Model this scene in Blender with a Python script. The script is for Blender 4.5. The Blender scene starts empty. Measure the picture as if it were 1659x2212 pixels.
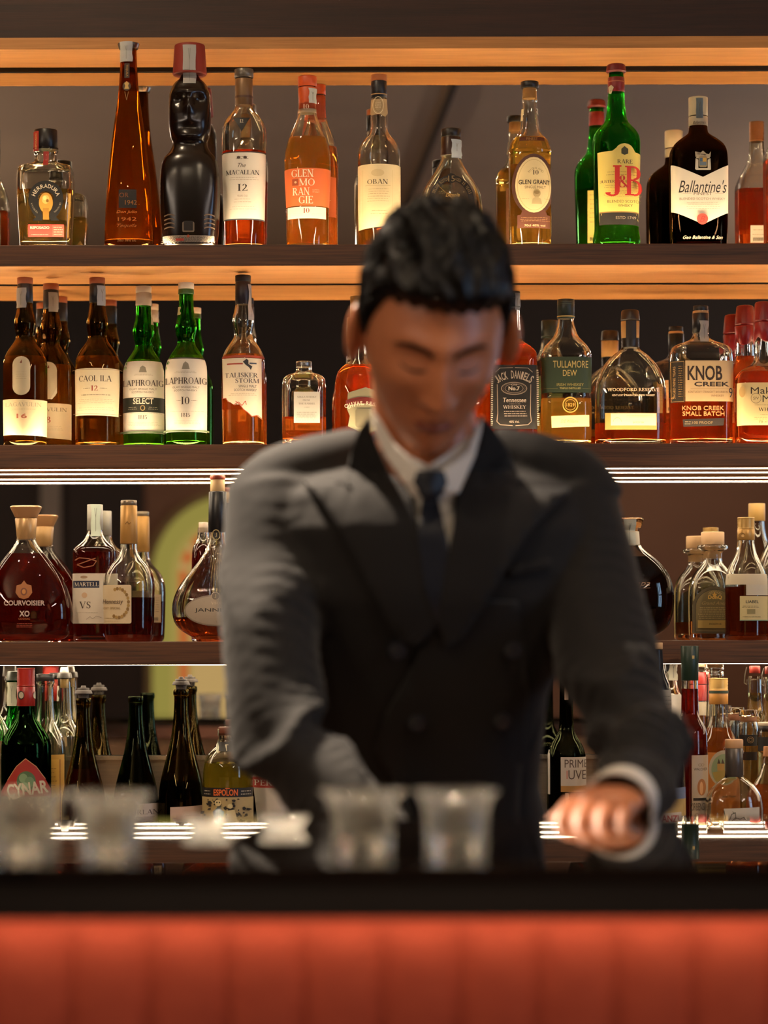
import bpy, bmesh, math, random
from mathutils import Vector, Matrix, noise
random.seed(7)
F = 5876.0            # focal length in pixels of the 1659 px wide frame
EYE = 1.276           # eye height in metres
PX, PY = 640.0, 1400.0
ROLL = 0.0025
SC = bpy.context.scene
COL = SC.collection
PI = math.pi

def unroll(x, y):
    return x - ROLL*(y-PY), y + ROLL*(x-PX)
def P(x, y, D):
    xu, yu = unroll(x, y)
    return Vector(((xu-PX)/F*D, D, EYE+(PY-yu)/F*D))

# ------------------------------------------------------------------ materials
MATS = {}
def srgb(c):
    if isinstance(c, str):
        c = [int(c[i:i+2], 16)/255 for i in (0, 2, 4)]
    return tuple((v/12.92 if v <= .04045 else ((v+.055)/1.055)**2.4) for v in c) + (1,)
def base_mat(name):
    m = bpy.data.materials.new(name); m.use_nodes = True
    nt = m.node_tree; nt.nodes.clear()
    o = nt.nodes.new('ShaderNodeOutputMaterial')
    return m, nt, o
def pr(nt, col, rough=.5, **kw):
    b = nt.nodes.new('ShaderNodeBsdfPrincipled')
    b.inputs['Base Color'].default_value = col
    b.inputs['Roughness'].default_value = rough
    for k, v in kw.items():
        b.inputs[k.replace('_', ' ')].default_value = v
    return b
def paint(c, rough=.5, metal=0, name=None, spec=.5):
    k = ('paint', str(c), rough, metal, spec)
    if k not in MATS:
        m, nt, o = base_mat(name or 'paint_'+str(c))
        b = pr(nt, srgb(c), rough, Metallic=metal)
        b.inputs['Specular IOR Level'].default_value = spec
        n = nt.nodes.new('ShaderNodeTexNoise'); n.inputs['Scale'].default_value = 180
        bp = nt.nodes.new('ShaderNodeBump'); bp.inputs['Strength'].default_value = .03
        nt.links.new(n.outputs['Fac'], bp.inputs['Height']); nt.links.new(bp.outputs['Normal'], b.inputs['Normal'])
        nt.links.new(b.outputs[0], o.inputs[0]); MATS[k] = m
    return MATS[k]
def glass(c, ior=1.5, glow=0.0, rough=0.0):
    """glass; glow = share of cloudy (translucent) body"""
    k = ('glass', str(c), ior, glow, rough)
    if k not in MATS:
        m, nt, o = base_mat('glass_'+str(c))
        g = nt.nodes.new('ShaderNodeBsdfGlass'); g.inputs['Color'].default_value = srgb(c)
        g.inputs['IOR'].default_value = ior; g.inputs['Roughness'].default_value = rough
        last = g
        if glow:
            t = nt.nodes.new('ShaderNodeBsdfTranslucent'); t.inputs['Color'].default_value = srgb(c)
            mx = nt.nodes.new('ShaderNodeMixShader'); mx.inputs[0].default_value = glow
            nt.links.new(g.outputs[0], mx.inputs[1]); nt.links.new(t.outputs[0], mx.inputs[2]); last = mx
        nt.links.new(last.outputs[0], o.inputs[0]); MATS[k] = m
    return MATS[k]
def thin_glass(c, cover=.0):
    """thin-walled bottle glass: see-through wall plus Fresnel gloss"""
    k = ('thin', str(c))
    if k not in MATS:
        m, nt, o = base_mat('bottle_glass_'+str(c))
        t = nt.nodes.new('ShaderNodeBsdfTransparent'); t.inputs[0].default_value = srgb(c)
        g = nt.nodes.new('ShaderNodeBsdfGlossy'); g.inputs['Roughness'].default_value = .02
        f = nt.nodes.new('ShaderNodeFresnel'); f.inputs[0].default_value = 1.5
        mx = nt.nodes.new('ShaderNodeMixShader')
        nt.links.new(f.outputs[0], mx.inputs[0]); nt.links.new(t.outputs[0], mx.inputs[1]); nt.links.new(g.outputs[0], mx.inputs[2])
        nt.links.new(mx.outputs[0], o.inputs[0]); MATS[k] = m
    return MATS[k]
def emit(c, s, name='light'):
    m, nt, o = base_mat(name)
    e = nt.nodes.new('ShaderNodeEmission'); e.inputs[0].default_value = srgb(c) if isinstance(c, str) else tuple(c)+(1,)
    e.inputs[1].default_value = s; nt.links.new(e.outputs[0], o.inputs[0]); return m
def wood(name, c1, c2, rough=.45, sc=1.0, bump=.08):
    m, nt, o = base_mat(name); N = nt.nodes.new; L = nt.links.new
    tc = N('ShaderNodeTexCoord'); mp = N('ShaderNodeMapping'); mp.inputs['Scale'].default_value = (1.6*sc, 14*sc, 30*sc)
    L(tc.outputs['Object'], mp.inputs[0])
    n1 = N('ShaderNodeTexNoise'); n1.inputs['Scale'].default_value = 2.2; n1.inputs['Detail'].default_value = 9; n1.inputs['Distortion'].default_value = 1.1
    L(mp.outputs[0], n1.inputs['Vector'])
    mp2 = N('ShaderNodeMapping'); mp2.inputs['Scale'].default_value = (5*sc, 120*sc, 260*sc); L(tc.outputs['Object'], mp2.inputs[0])
    n2 = N('ShaderNodeTexNoise'); n2.inputs['Scale'].default_value = 2; n2.inputs['Detail'].default_value = 4; L(mp2.outputs[0], n2.inputs['Vector'])
    cr = N('ShaderNodeValToRGB'); cr.color_ramp.elements[0].position = .32; cr.color_ramp.elements[1].position = .68
    cr.color_ramp.elements[0].color = srgb(c1); cr.color_ramp.elements[1].color = srgb(c2)
    ad = N('ShaderNodeMath'); ad.operation = 'MULTIPLY_ADD'; ad.inputs[1].default_value = .45
    L(n2.outputs['Fac'], ad.inputs[0]); mu = N('ShaderNodeMath'); mu.operation = 'MULTIPLY'; mu.inputs[1].default_value = .55
    L(n1.outputs['Fac'], mu.inputs[0]); L(mu.outputs[0], ad.inputs[2]); L(ad.outputs[0], cr.inputs[0])
    b = pr(nt, (1, 1, 1, 1), rough); L(cr.outputs[0], b.inputs['Base Color'])
    bp = N('ShaderNodeBump'); bp.inputs['Strength'].default_value = bump; bp.inputs['Distance'].default_value = .004
    L(ad.outputs[0], bp.inputs['Height']); L(bp.outputs[0], b.inputs['Normal']); L(b.outputs[0], o.inputs[0]); return m
def mottled(name, c1, c2, rough, scale, bump=.05, metal=0, stretch=(1, 1, 1), spec=.5):
    m, nt, o = base_mat(name); N = nt.nodes.new; L = nt.links.new
    tc = N('ShaderNodeTexCoord'); mp = N('ShaderNodeMapping'); mp.inputs['Scale'].default_value = stretch; L(tc.outputs['Object'], mp.inputs[0])
    n = N('ShaderNodeTexNoise'); n.inputs['Scale'].default_value = scale; n.inputs['Detail'].default_value = 6; L(mp.outputs[0], n.inputs['Vector'])
    cr = N('ShaderNodeValToRGB'); cr.color_ramp.elements[0].color = srgb(c1); cr.color_ramp.elements[1].color = srgb(c2)
    cr.color_ramp.elements[0].position = .3; cr.color_ramp.elements[1].position = .7
    L(n.outputs['Fac'], cr.inputs[0]); b = pr(nt, (1, 1, 1, 1), rough, Metallic=metal); L(cr.outputs[0], b.inputs['Base Color'])
    b.inputs['Specular IOR Level'].default_value = spec
    bp = N('ShaderNodeBump'); bp.inputs['Strength'].default_value = bump; bp.inputs['Distance'].default_value = .003
    L(n.outputs['Fac'], bp.inputs['Height']); L(bp.outputs[0], b.inputs['Normal']); L(b.outputs[0], o.inputs[0]); return m

# ------------------------------------------------------------------ objects
def link(name, bm, mats, parent=None, smooth=False, loc=None):
    me = bpy.data.meshes.new(name)
    bmesh.ops.recalc_face_normals(bm, faces=bm.faces) if smooth != 'keep' else None
    bm.to_mesh(me); bm.free()
    for m in (mats if isinstance(mats, (list, tuple)) else [mats]): me.materials.append(m)
    if smooth:
        for p in me.polygons: p.use_smooth = True
        if smooth == 'auto' or smooth is True:
            try: me.set_sharp_from_angle(angle=math.radians(42))
            except Exception: pass
    o = bpy.data.objects.new(name, me); COL.objects.link(o)
    if parent: o.parent = parent
    if loc is not None: o.location = loc
    return o
def tag(o, label, cat=None, group=None, kind=None):
    o['label'] = label
    if cat: o['category'] = cat
    if group: o['group'] = group
    if kind: o['kind'] = kind
    return o
def empty(name, loc, label=None, cat=None, group=None):
    o = bpy.data.objects.new(name, None); COL.objects.link(o); o.location = loc
    o.empty_display_size = .02
    if label: tag(o, label, cat, group)
    return o
def struct(o, label=None):
    o['kind'] = 'structure'
    if label: o['label'] = label
    return o
def box(bm, x0, x1, y0, y1, z0, z1, mi=0, bev=0):
    vs = [bm.verts.new((x, y, z)) for x in (x0, x1) for y in (y0, y1) for z in (z0, z1)]
    fs = [bm.faces.new([vs[i] for i in q]) for q in ((0, 1, 3, 2), (4, 6, 7, 5), (0, 4, 5, 1), (2, 3, 7, 6), (0, 2, 6, 4), (1, 5, 7, 3))]
    for f in fs: f.material_index = mi
    if bev:
        es = list({e for f in fs for e in f.edges})
        bmesh.ops.bevel(bm, geom=es, offset=bev, segments=2, affect='EDGES', profile=.5)
    return bm
def boxo(name, b, mat, parent=None, bev=0, loc=None):
    bm = bmesh.new(); box(bm, *b, bev=bev); return link(name, bm, mat, parent, loc=loc)

def chaikin(p, n=2):
    for _ in range(n):
        q = [p[0]]
        for a, b in zip(p, p[1:]):
            q.append(tuple(.75*u+.25*v for u, v in zip(a, b))); q.append(tuple(.25*u+.75*v for u, v in zip(a, b)))
        q.append(p[-1]); p = q
    return p
def ring(bm, z, a, b, n, seg, flute=None, cx=0, cy=0, twist=0):
    vs = []
    for i in range(seg):
        t = 2*PI*i/seg
        c, s = math.cos(t), math.sin(t)
        r = ((abs(c)/max(a, 1e-6))**n+(abs(s)/max(b, 1e-6))**n)**(-1/n)
        if flute: r *= 1+flute[1]*(abs(math.cos((t+twist)*flute[0]/2))-.6)
        vs.append(bm.verts.new((cx+r*c, cy+r*s, z)))
    return vs
def bridge(bm, A, B, mi=0):
    n = len(A)
    for i in range(n):
        f = bm.faces.new((A[i], A[(i+1) % n], B[(i+1) % n], B[i])); f.material_index = mi
def capf(bm, A, z, mi=0):
    c = Vector((0, 0, 0))
    for v in A: c += v.co
    c /= len(A); cv = bm.verts.new((c.x, c.y, z))
    for i in range(len(A)):
        f = bm.faces.new((A[i], A[(i+1) % len(A)], cv)); f.material_index = mi
def lathe(bm, prof, seg=32, n=2, dr=1, close=True, mi=0, flute=None, cx=0, cy=0):
    R = [ring(bm, z, a, a*dr, n, seg, flute, cx, cy) for z, a in prof]
    for A, B in zip(R, R[1:]): bridge(bm, A, B, mi)
    if close: capf(bm, R[0], prof[0][0], mi); capf(bm, R[-1], prof[-1][0], mi)
    return R

# ------------------------------------------------------------------ lettering
TXT = {}
def sans(s, bold=0, shear=0):
    if 'M' in s or 'W' in s: bold = 0
    k = (s, bold, shear)
    if k not in TXT:
        c = bpy.data.curves.new('t', 'FONT'); c.body = s; c.size = 1; c.offset = bold; c.shear = shear; c.resolution_u = 3
        o = bpy.data.objects.new('t', c); COL.objects.link(o)
        dg = bpy.context.evaluated_depsgraph_get()
        me = o.evaluated_get(dg).to_mesh()
        vs = [(v.co.x, v.co.y) for v in me.vertices]; fs = [tuple(p.vertices) for p in me.polygons]
        o.evaluated_get(dg).to_mesh_clear(); bpy.data.objects.remove(o); bpy.data.curves.remove(c)
        TXT[k] = (vs, fs)
    return TXT[k]
TH, TN = .15, .055
def _q(out, x0, y0, x1, y1, w):
    dx, dy = x1-x0, y1-y0; l = math.hypot(dx, dy) or 1; nx, ny = -dy/l*w/2, dx/l*w/2
    out.append([(x0+nx, y0+ny), (x0-nx, y0-ny), (x1-nx, y1-ny), (x1+nx, y1+ny)])
def _arc(out, cx, cy, rx, ry, a0, a1):
    m = max(5, int(abs(a1-a0)/20)); pts = []
    for i in range(m+1):
        a = math.radians(a0+(a1-a0)*i/m); w = TN+(TH-TN)*abs(math.cos(a))**1.5
        c, s = math.cos(a), math.sin(a)
        pts.append(((cx+rx*c, cy+ry*s), (cx+(rx-w)*c, cy+(ry-min(w, TN*1.2))*s)))
    for (o1, i1), (o2, i2) in zip(pts, pts[1:]): out.append([o1, o2, i2, i1])
GL = {
 'A': (.8, 'd.08,0,.39,1,.055 d.39,1,.7,0,.15 h.2,.57,.33 s.08,0 s.7,0'), 'B': (.7, 'V.14 a.3,.76,.26,.24,-90,90 h.14,.32,1 h.14,.32,.52 h.14,.32,0 a.32,.26,.3,.27,-90,90'),
 'C': (.76, 'a.42,.5,.38,.5,45,315 d.7,.98,.7,.7,.05'), 'D': (.82, 'V.14 a.34,.5,.42,.5,-90,90 h.14,.34,1 h.14,.34,0'),
 'E': (.64, 'V.14 h.14,.56,1 h.14,.44,.52 h.14,.58,0 d.56,1,.56,.8,.05 d.58,0,.58,.22,.05 d.44,.6,.44,.42,.05'), 'F': (.6, 'V.14 h.14,.56,1 h.14,.44,.52 d.56,1,.56,.8,.05 d.44,.6,.44,.42,.05'),
 'G': (.82, 'a.42,.5,.38,.5,45,315 d.7,.98,.7,.72,.05 d.7,.42,.7,.06,.15 h.56,.8,.43'), 'H': (.82, 'V.14 V.66 h.14,.66,.52'), 'I': (.34, 'V.17'),
 'J': (.46, 'd.28,1,.28,.12,.15 s.28,1 a.14,.12,.2,.14,180,360'), 'K': (.78, 'V.14 d.6,1,.18,.42,.055 d.3,.6,.68,0,.15 s.62,1 s.68,0'), 'L': (.62, 'V.14 h.14,.56,0 d.56,0,.56,.25,.05'),
 'M': (.98, 'v.12 V.84 d.12,1,.47,.05,.15 d.47,.05,.84,1,.055'), 'N': (.84, 'v.12 v.7 d.12,1,.7,0,.15'), 'O': (.86, 'a.43,.5,.4,.5,0,360'), 'P': (.66, 'V.14 a.32,.74,.28,.26,-90,90 h.14,.34,1 h.14,.34,.48'),
 'R': (.74, 'V.14 a.32,.75,.26,.25,-90,90 h.14,.34,1 h.14,.34,.5 d.34,.5,.64,0,.14 s.66,0'), 'S': (.58, 'a.29,.75,.23,.25,30,225 a.3,.27,.25,.27,-150,50 d.14,.62,.46,.4,.15 d.51,.97,.51,.75,.05 d.06,.03,.06,.28,.05'),
 'T': (.7, 'V.35 h.05,.65,1 d.06,1,.06,.78,.05 d.64,1,.64,.78,.05'), 'U': (.8, 'd.14,1,.14,.3,.15 s.14,1 d.66,1,.66,.3,.055 s.66,1 a.4,.3,.32,.3,180,360'),
 'V': (.76, 'd.08,1,.38,0,.15 d.38,0,.68,1,.055 s.08,1 s.68,1'), 'W': (1.1, 'd.08,1,.32,0,.15 d.32,0,.55,1,.055 d.55,1,.79,0,.15 d.79,0,1.02,1,.055 s.08,1 s.55,1 s1.02,1'),
 'X': (.76, 'd.1,1,.64,0,.15 d.64,1,.1,0,.055 s.1,1 s.64,1 s.1,0 s.64,0'), 'Y': (.74, 'd.08,1,.37,.48,.15 d.66,1,.37,.48,.055 d.37,.5,.37,0,.15 s.08,1 s.66,1 s.37,0'),
 '0': (.6, 'a.3,.5,.26,.5,0,360'), '1': (.36, 'V.19'), '2': (.58, 'a.28,.74,.22,.26,-50,170 d.42,.56,.08,.03,.09 h.08,.52,.03 d.52,0,.52,.2,.05'),
 '5': (.56, 'a.26,.3,.26,.31,-160,140 d.12,1,.1,.48,.05 h.12,.48,.97 h.12,.48,.93'), '8': (.58, 'a.29,.76,.21,.24,0,360 a.29,.27,.25,.27,0,360'), '.': (.24, 'd.12,0,.12,.12,.13'), "'": (.22, 'd.12,1,.08,.74,.1'), '&': (.8, 'a.32,.78,.2,.22,0,360 a.32,.26,.28,.27,60,330 d.2,.6,.72,0,.14')}
def serif(s):
    if any(ch != ' ' and ch not in GL for ch in s): return sans(s, .02)
    k = ('serif', s)
    if k in TXT: return TXT[k]
    x = 0; polys = []
    for ch in s:
        if ch not in GL: x += .36; continue
        adv, code = GL[ch]; out = []
        for t in code.split():
            v = [float(u) for u in t[1:].split(',')]
            if t[0] in 'Vv':
                _q(out, v[0], 0, v[0], 1, TH if t[0] == 'V' else TN)
                for yy in (.025, .975): _q(out, v[0]-.14, yy, v[0]+.14, yy, .05)
            elif t[0] == 'd': _q(out, *v)
            elif t[0] == 'h': _q(out, v[0], v[2]+(.03 if v[2] < .1 else -.03 if v[2] > .9 else 0), v[1], v[2]+(.03 if v[2] < .1 else -.03 if v[2] > .9 else 0), .06)
            elif t[0] == 's': _q(out, v[0]-.13, .025 if v[1] < .5 else .975, v[0]+.13, .025 if v[1] < .5 else .975, .05)
            elif t[0] == 'a': _arc(out, *v)
        for p in out: polys.append([(a+x, b) for a, b in p])
        x += adv+.04
    vs = []; fs = []
    for p in polys:
        fs.append(tuple(range(len(vs), len(vs)+len(p)))); vs += p
    TXT[k] = (vs, fs); return TXT[k]

class Sheet:
    """flat artwork in photo-pixel units, later wrapped on a surface; every element is a layer"""
    def __init__(s): s.el = []
    def poly(s, pts, c): s.el.append((list(pts), [tuple(range(len(pts)))], c)); return s
    def rect(s, x0, y0, x1, y1, c): return s.poly([(x0, y0), (x1, y0), (x1, y1), (x0, y1)], c)
    def oval(s, cx, cy, rx, ry, c, m=28): return s.poly([(cx+rx*math.cos(2*PI*i/m), cy+ry*math.sin(2*PI*i/m)) for i in range(m)], c)
    def rrect(s, x0, y0, x1, y1, r, c):
        pts = []
        for qx, qy, a0 in ((x1-r, y1-r, 0), (x0+r, y1-r, 90), (x0+r, y0+r, 180), (x1-r, y0+r, 270)):
            for i in range(6): a = math.radians(a0+i*18); pts.append((qx+r*math.cos(a), qy+r*math.sin(a)))
        return s.poly(pts, c)
    def band(s, outer, inner, c, closed=False):
        n = len(outer); vs = list(outer)+list(inner); m = n if closed else n-1
        s.el.append((vs, [(i, (i+1) % n, n+(i+1) % n, n+i) for i in range(m)], c)); return s
    def ringo(s, cx, cy, rx, ry, w, c, a0=0, a1=360, m=30):
        A = [math.radians(a0+(a1-a0)*i/m) for i in range(m+1)]
        return s.band([(cx+rx*math.cos(a), cy-ry*math.sin(a)) for a in A], [(cx+(rx-w)*math.cos(a), cy-(ry-w)*math.sin(a)) for a in A], c)
    def line(s, pts, w, c):
        for (x0, y0), (x1, y1) in zip(pts, pts[1:]):
            o = []; _q(o, x0, y0, x1, y1, w); s.poly(o[0], c)
        return s
    def text(s, t, cx, cy, h, c, w=None, kind='serif', bold=0, shear=0, rot=0):
        vs, fs = serif(t) if kind == 'serif' else sans(t, bold*.45, shear)
        if not vs: return s
        x0 = min(v[0] for v in vs); x1 = max(v[0] for v in vs); y0 = min(v[1] for v in vs); y1 = max(v[1] for v in vs)
        sy = h/(y1-y0); sx = w/(x1-x0) if w else sy; cr, sr = math.cos(rot), math.sin(rot)
        out = []
        for x, y in vs:
            X = (x-(x0+x1)/2)*sx; Y = -(y-(y0+y1)/2)*sy
            out.append((cx+X*cr-Y*sr, cy+X*sr+Y*cr))
        s.el.append((out, fs, c)); return s
    def arch(s, t, cx, cy, R, h, c, a0, a1, kind='sans', bold=.02, ry=None):
        n = len(t)
        for i, ch in enumerate(t):
            if ch == ' ': continue
            a = math.radians(a0+(a1-a0)*(i+.5)/n)
            pitch = abs(math.radians(a1-a0))*R/n
            vs_, _ = serif(ch) if kind == 'serif' else sans(ch, bold)
            if not vs_: continue
            wn = (max(v[0] for v in vs_)-min(v[0] for v in vs_))/max(1e-6, max(v[1] for v in vs_)-min(v[1] for v in vs_))*h
            s.text(ch, cx+R*math.cos(a), cy-(ry or R)*math.sin(a), h, c, w=min(wn, pitch*.84), kind=kind, bold=bold, rot=PI/2-a)
        return s
    def greek(s, x0, y0, x1, y1, n, c, w=.9, seed=3):
        r = random.Random(seed*7+n)
        for i in range(n):
            y = y0+(y1-y0)*(i+.5)/n; x = x0+r.random()*(x1-x0)*.08; e = x1-r.random()*(x1-x0)*.08
            while x < e:
                l = 1.5+r.random()*6; s.rect(x, y-w/2, min(x+l, e), y+w/2, c); x += l+1.2
        return s
    def build(s, name, fn, parent, step=3.6, off=.0004, thick=0, tomat=None, xmul=1):
        """fn(px, py, lift) -> local point"""
        bm = bmesh.new(); mats = []; ly = bm.faces.layers.int.new('ly')
        for i, (vs, fs, c) in enumerate(s.el):
            m = tomat(c) if tomat else (paint(c, .55) if isinstance(c, str) else c)
            if m not in mats: mats.append(m)
            mi = mats.index(m); V = [bm.verts.new((x, y, i*50.0)) for x, y in vs]
            for f in fs:
                try: g = bm.faces.new([V[j] for j in f])
                except ValueError: continue
                g.material_index = mi
        xs = [v.co.x for v in bm.verts]; ys = [v.co.y for v in bm.verts]
        bmesh.ops.triangulate(bm, faces=[f for f in bm.faces if len(f.verts) > 4])
        for ax, lo, hi, st in ((0, min(xs), max(xs), step), (1, min(ys), max(ys), step*3)):
            t = math.floor(lo/st)*st+st
            while t < hi:
                co = [0, 0, 0]; co[ax] = t; no = [0, 0, 0]; no[ax] = 1
                bmesh.ops.bisect_plane(bm, geom=bm.verts[:]+bm.edges[:]+bm.faces[:], plane_co=co, plane_no=no, dist=1e-5)
                t += st
        for v in bm.verts:
            i = round(v.co.z/50); v.co = fn(v.co.x, v.co.y, off+i*.00006)
        if thick:
            r = bmesh.ops.solidify(bm, geom=bm.faces[:], thickness=thick)
        bmesh.ops.remove_doubles(bm, verts=bm.verts, dist=1e-6)
        return link(name, bm, mats, parent, smooth=True)
# ------------------------------------------------------------------ setting
DM = 4.78                       # mirror plane
DF = 4.555                      # shelf fronts
SH = {1: (EYE+.676, EYE+.640), 2: (EYE+.3415, EYE+.3023), 3: (EYE+.0116, EYE-.0275)}
BOARD = EYE+1.020
CZ = EYE-.362                   # back counter top
BAR = EYE-.174                  # bar top
ZB = {1: SH[1][0], 2: SH[2][0], 3: SH[3][0], 4: CZ}
M_shelf = wood('shaded_oak', '2c170b', '6a3f22', .5)  # darker copy of the shelf oak, shade of the fronts put into the colour
M_soffit_lit = wood('oak_lit_underside', '9c6834', 'bd8548', .6, bump=.05)  # same oak made lighter, LED light on the undersides put into the colour
M_fascia = wood('dark_walnut', '1c0c05', '381a0b', .6, 1.1)
M_led = emit((1, .80, .56), 16, 'led_warm')
M_ledup = emit((1, .72, .42), 80, 'led_amber')
M_black = paint('0c0908', .5)
M_steel = mottled('brushed_steel', 'b9ab98', 'cbbca6', .28, 5, .02, 1, (1, 1, 60))
X0, X1 = -1.6, 2.2
ZF, ZC = 0.0, 3.0
# room shell
struct(boxo('floor', (-2.9, 3.3, -3.2, 5.0, -.1, 0), wood('floor_oak', '3a2416', '5a3a24', .4)))
struct(boxo('ceiling', (-2.9, 3.3, -3.2, 5.0, ZC, ZC+.1), mottled('ceiling_plaster', 'b8a08a', 'c4ab92', .9, 1.4, .1)))
struct(boxo('wall_back', (-2.9, 3.3, 4.80, 4.9, 0, ZC), paint('1a120d', .8)))
struct(boxo('wall_left', (-3.0, -2.9, -3.2, 5.0, 0, ZC), mottled('plaster_brown', '4a362a', '553f30', .9, 2)))
M_wallf = mottled('plaster_taupe', '7c5a46', '86624c', .9, 2)
struct(boxo('wall_front', (-2.9, 3.3, -3.0, -2.9, 0, ZC), M_wallf))
# right wall with a real opening for the window
bm = bmesh.new()
WY0, WY1, WZ0, WZ1 = 1.95, 2.65, .95, 2.45
box(bm, 3.2, 3.3, -3.2, WY0, 0, ZC); box(bm, 3.2, 3.3, WY1, 5, 0, ZC); box(bm, 3.2, 3.3, WY0, WY1, 0, WZ0); box(bm, 3.2, 3.3, WY0, WY1, WZ1, ZC)
struct(link('wall_right', bm, M_wallf))
M_day = emit((.42, .66, 1.0), 7.5, 'daylight_pane')
bm = bmesh.new()
for y0, y1 in ((WY0, WY0+.05), (WY1-.05, WY1), ((WY0+WY1)/2-.04, (WY0+WY1)/2+.04)): box(bm, 3.19, 3.25, y0, y1, WZ0, WZ1)
for z0, z1 in ((WZ0, WZ0+.05), (WZ1-.05, WZ1), (1.62, 1.68)): box(bm, 3.192, 3.248, WY0, WY1, z0, z1)
w = struct(link('window_1', bm, paint('2a211c', .5)), 'tall daylit window with dark frame')
boxo('window_pane', (3.26, 3.27, WY0, WY1, WZ0, WZ1), M_day, w)
# arched stained-glass window behind the camera (seen in the mirror)
def arch_pts(cx, zs, r, zb, m=24):
    return [(cx-r, zb)]+[(cx-r*math.cos(PI*i/m), zs+r*math.sin(PI*i/m)) for i in range(m+1)]+[(cx+r, zb)]
DV = 2*DM+2.88
ax_, az_, aR = (505-PX)/F*DV, EYE+(1400-1245)/F*DV, .375
bm = bmesh.new(); acol = [emit((.36, .31, .07), .9), emit((.62, .15, .04), .9), emit((.72, .48, .18), .75), emit((.50, .38, .10), .8)]
rings_ = [(aR, aR-.09, 0), (aR-.09, aR-.125, 3), (aR-.125, aR-.165, 1), (aR-.165, aR-.18, 3)]
for ro, ri, mi in rings_:
    A, B = arch_pts(ax_, az_, ro, .95), arch_pts(ax_, az_, ri, .95)
    va = [bm.verts.new((x, -2.885, z)) for x, z in A]; vb = [bm.verts.new((x, -2.885, z)) for x, z in B]
    for i in range(len(A)-1):
        f = bm.faces.new((va[i], va[i+1], vb[i+1], vb[i])); f.material_index = mi if (mi != 1 or i % 3 != 2) else 2
A = arch_pts(ax_, az_, aR-.18, .95); f = bm.faces.new([bm.verts.new((x, -2.885, z)) for x, z in A]); f.material_index = 2
for f in list(bm.faces):
    pass
w2 = struct(link('window_2', bm, acol), 'arched stained glass window in green, red and yellow')
bm = bmesh.new(); A, B = arch_pts(ax_, az_, aR+.03, .93), arch_pts(ax_, az_, aR-.002, .95)
for y in (-2.90, -2.87):
    pass
va = [bm.verts.new((x, -2.86, z)) for x, z in A]; vb = [bm.verts.new((x, -2.86, z)) for x, z in B]
vc = [bm.verts.new((x, -2.9, z)) for x, z in A]; vd = [bm.verts.new((x, -2.9, z)) for x, z in B]
for i in range(len(A)-1):
    bm.faces.new((va[i], va[i+1], vb[i+1], vb[i])); bm.faces.new((va[i], va[i+1], vc[i+1], vc[i])); bm.faces.new((vb[i], vb[i+1], vd[i+1], vd[i]))
link('window_frame', bm, paint('8a7448', .6), w2)
# dark wood panelling, pilaster and picture rail on the wall behind the camera
xp = (112-PX)/F*DV
boxp = boxo('trim_1', (xp-.045, xp+.045, -2.9, -2.82, 0, ZC), mottled('pilaster_grey', '8f8377', '978b7e', .8, 3)); struct(boxp)
xa, xb = -2.9, (310-PX)/F*DV
bm = bmesh.new(); box(bm, xa, xp-.045, -2.9, -2.875, 0, ZC); box(bm, xp+.045, xb, -2.9, -2.875, 0, ZC)
struct(link('trim_2', bm, wood('panel_dark', '1c0f08', '2c170c', .6)))
bm = bmesh.new(); box(bm, -2.9, 3.2, -2.9, -2.84, 2.14, ZC)
struct(link('trim_3', bm, wood('header_dark', '180e08', '22140b', .7)))
c0, c1 = P(980, 187, 8.33), P(880, 440, 10.5)
bm = bmesh.new()
d = Vector((c1.x-c0.x, -(10.5-8.33), 0)).normalized(); n_ = Vector((-d.y, d.x, 0))
pA = Vector((c0.x, 2*DM-8.33, ZC-.012))-d*2.2; pB = Vector((c1.x, 2*DM-10.5, ZC-.012))+d*1.8
q = [bm.verts.new(p+n_*s*.008+Vector((0, 0, z))) for p in (pA, pB) for s in (-1, 1) for z in (0, .012)]
for t in ((0, 2, 6, 4), (1, 3, 7, 5), (0, 1, 5, 4), (2, 3, 7, 6)): bm.faces.new([q[i] for i in t])
struct(link('trim_4', bm, paint('2a211c', .7)))

# mirror behind the shelves
m, nt, o = base_mat('mirror_glass'); g = nt.nodes.new('ShaderNodeBsdfGlossy'); g.inputs[0].default_value = (.86, .84, .80, 1); g.inputs['Roughness'].default_value = .0
nt.links.new(g.outputs[0], o.inputs[0]); M_mirror = m
MZ0 = EYE-.187
mr = boxo('back_bar_mirror', (X0, X1, DM, DM+.006, MZ0, BOARD+.03), M_mirror)
tag(mr, 'large mirror pane covering the wall behind the bottle shelves', 'mirror')
# shelves
def shelf(i, label):
    zt, zb = SH[i]
    bm = bmesh.new(); box(bm, X0, X1, DF, DM-.001, zb, zt, bev=.0015)
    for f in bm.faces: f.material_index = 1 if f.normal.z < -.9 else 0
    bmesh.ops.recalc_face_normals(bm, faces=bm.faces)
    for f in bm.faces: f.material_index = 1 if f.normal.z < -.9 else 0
    o = link('bar_shelf', bm, [M_shelf, M_soffit_lit]); tag(o, label, 'shelf')
    return o
s1 = shelf(1, 'topmost dark wooden shelf carrying the square tequila, statue and whisky bottles')
s2 = shelf(2, 'wooden shelf behind the head carrying green and brown whisky bottles')
s3 = shelf(3, 'lit wooden shelf at chest height carrying decanter shaped cognac bottles')
for s, i in ((s1, 1), (s2, 2)):
    boxo('uplight_strip', (X0, X1, DF+.010, DF+.020, SH[i][0]-.001, SH[i][0]+.00006), M_ledup, s)
boxo('uplight_strip', (X0, X1, DM-.016, DM-.010, SH[1][0]-.001, SH[1][0]+.00006), emit((1, .70, .40), 100), s1)  # rear strip added for glow behind the bottles and on the board above
boxo('uplight_strip', (X0, X1, DM-.016, DM-.010, SH[2][0]-.001, SH[2][0]+.00006), emit((1, .70, .40), 100), s2)  # rear strip added here too, for the same glow
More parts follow.
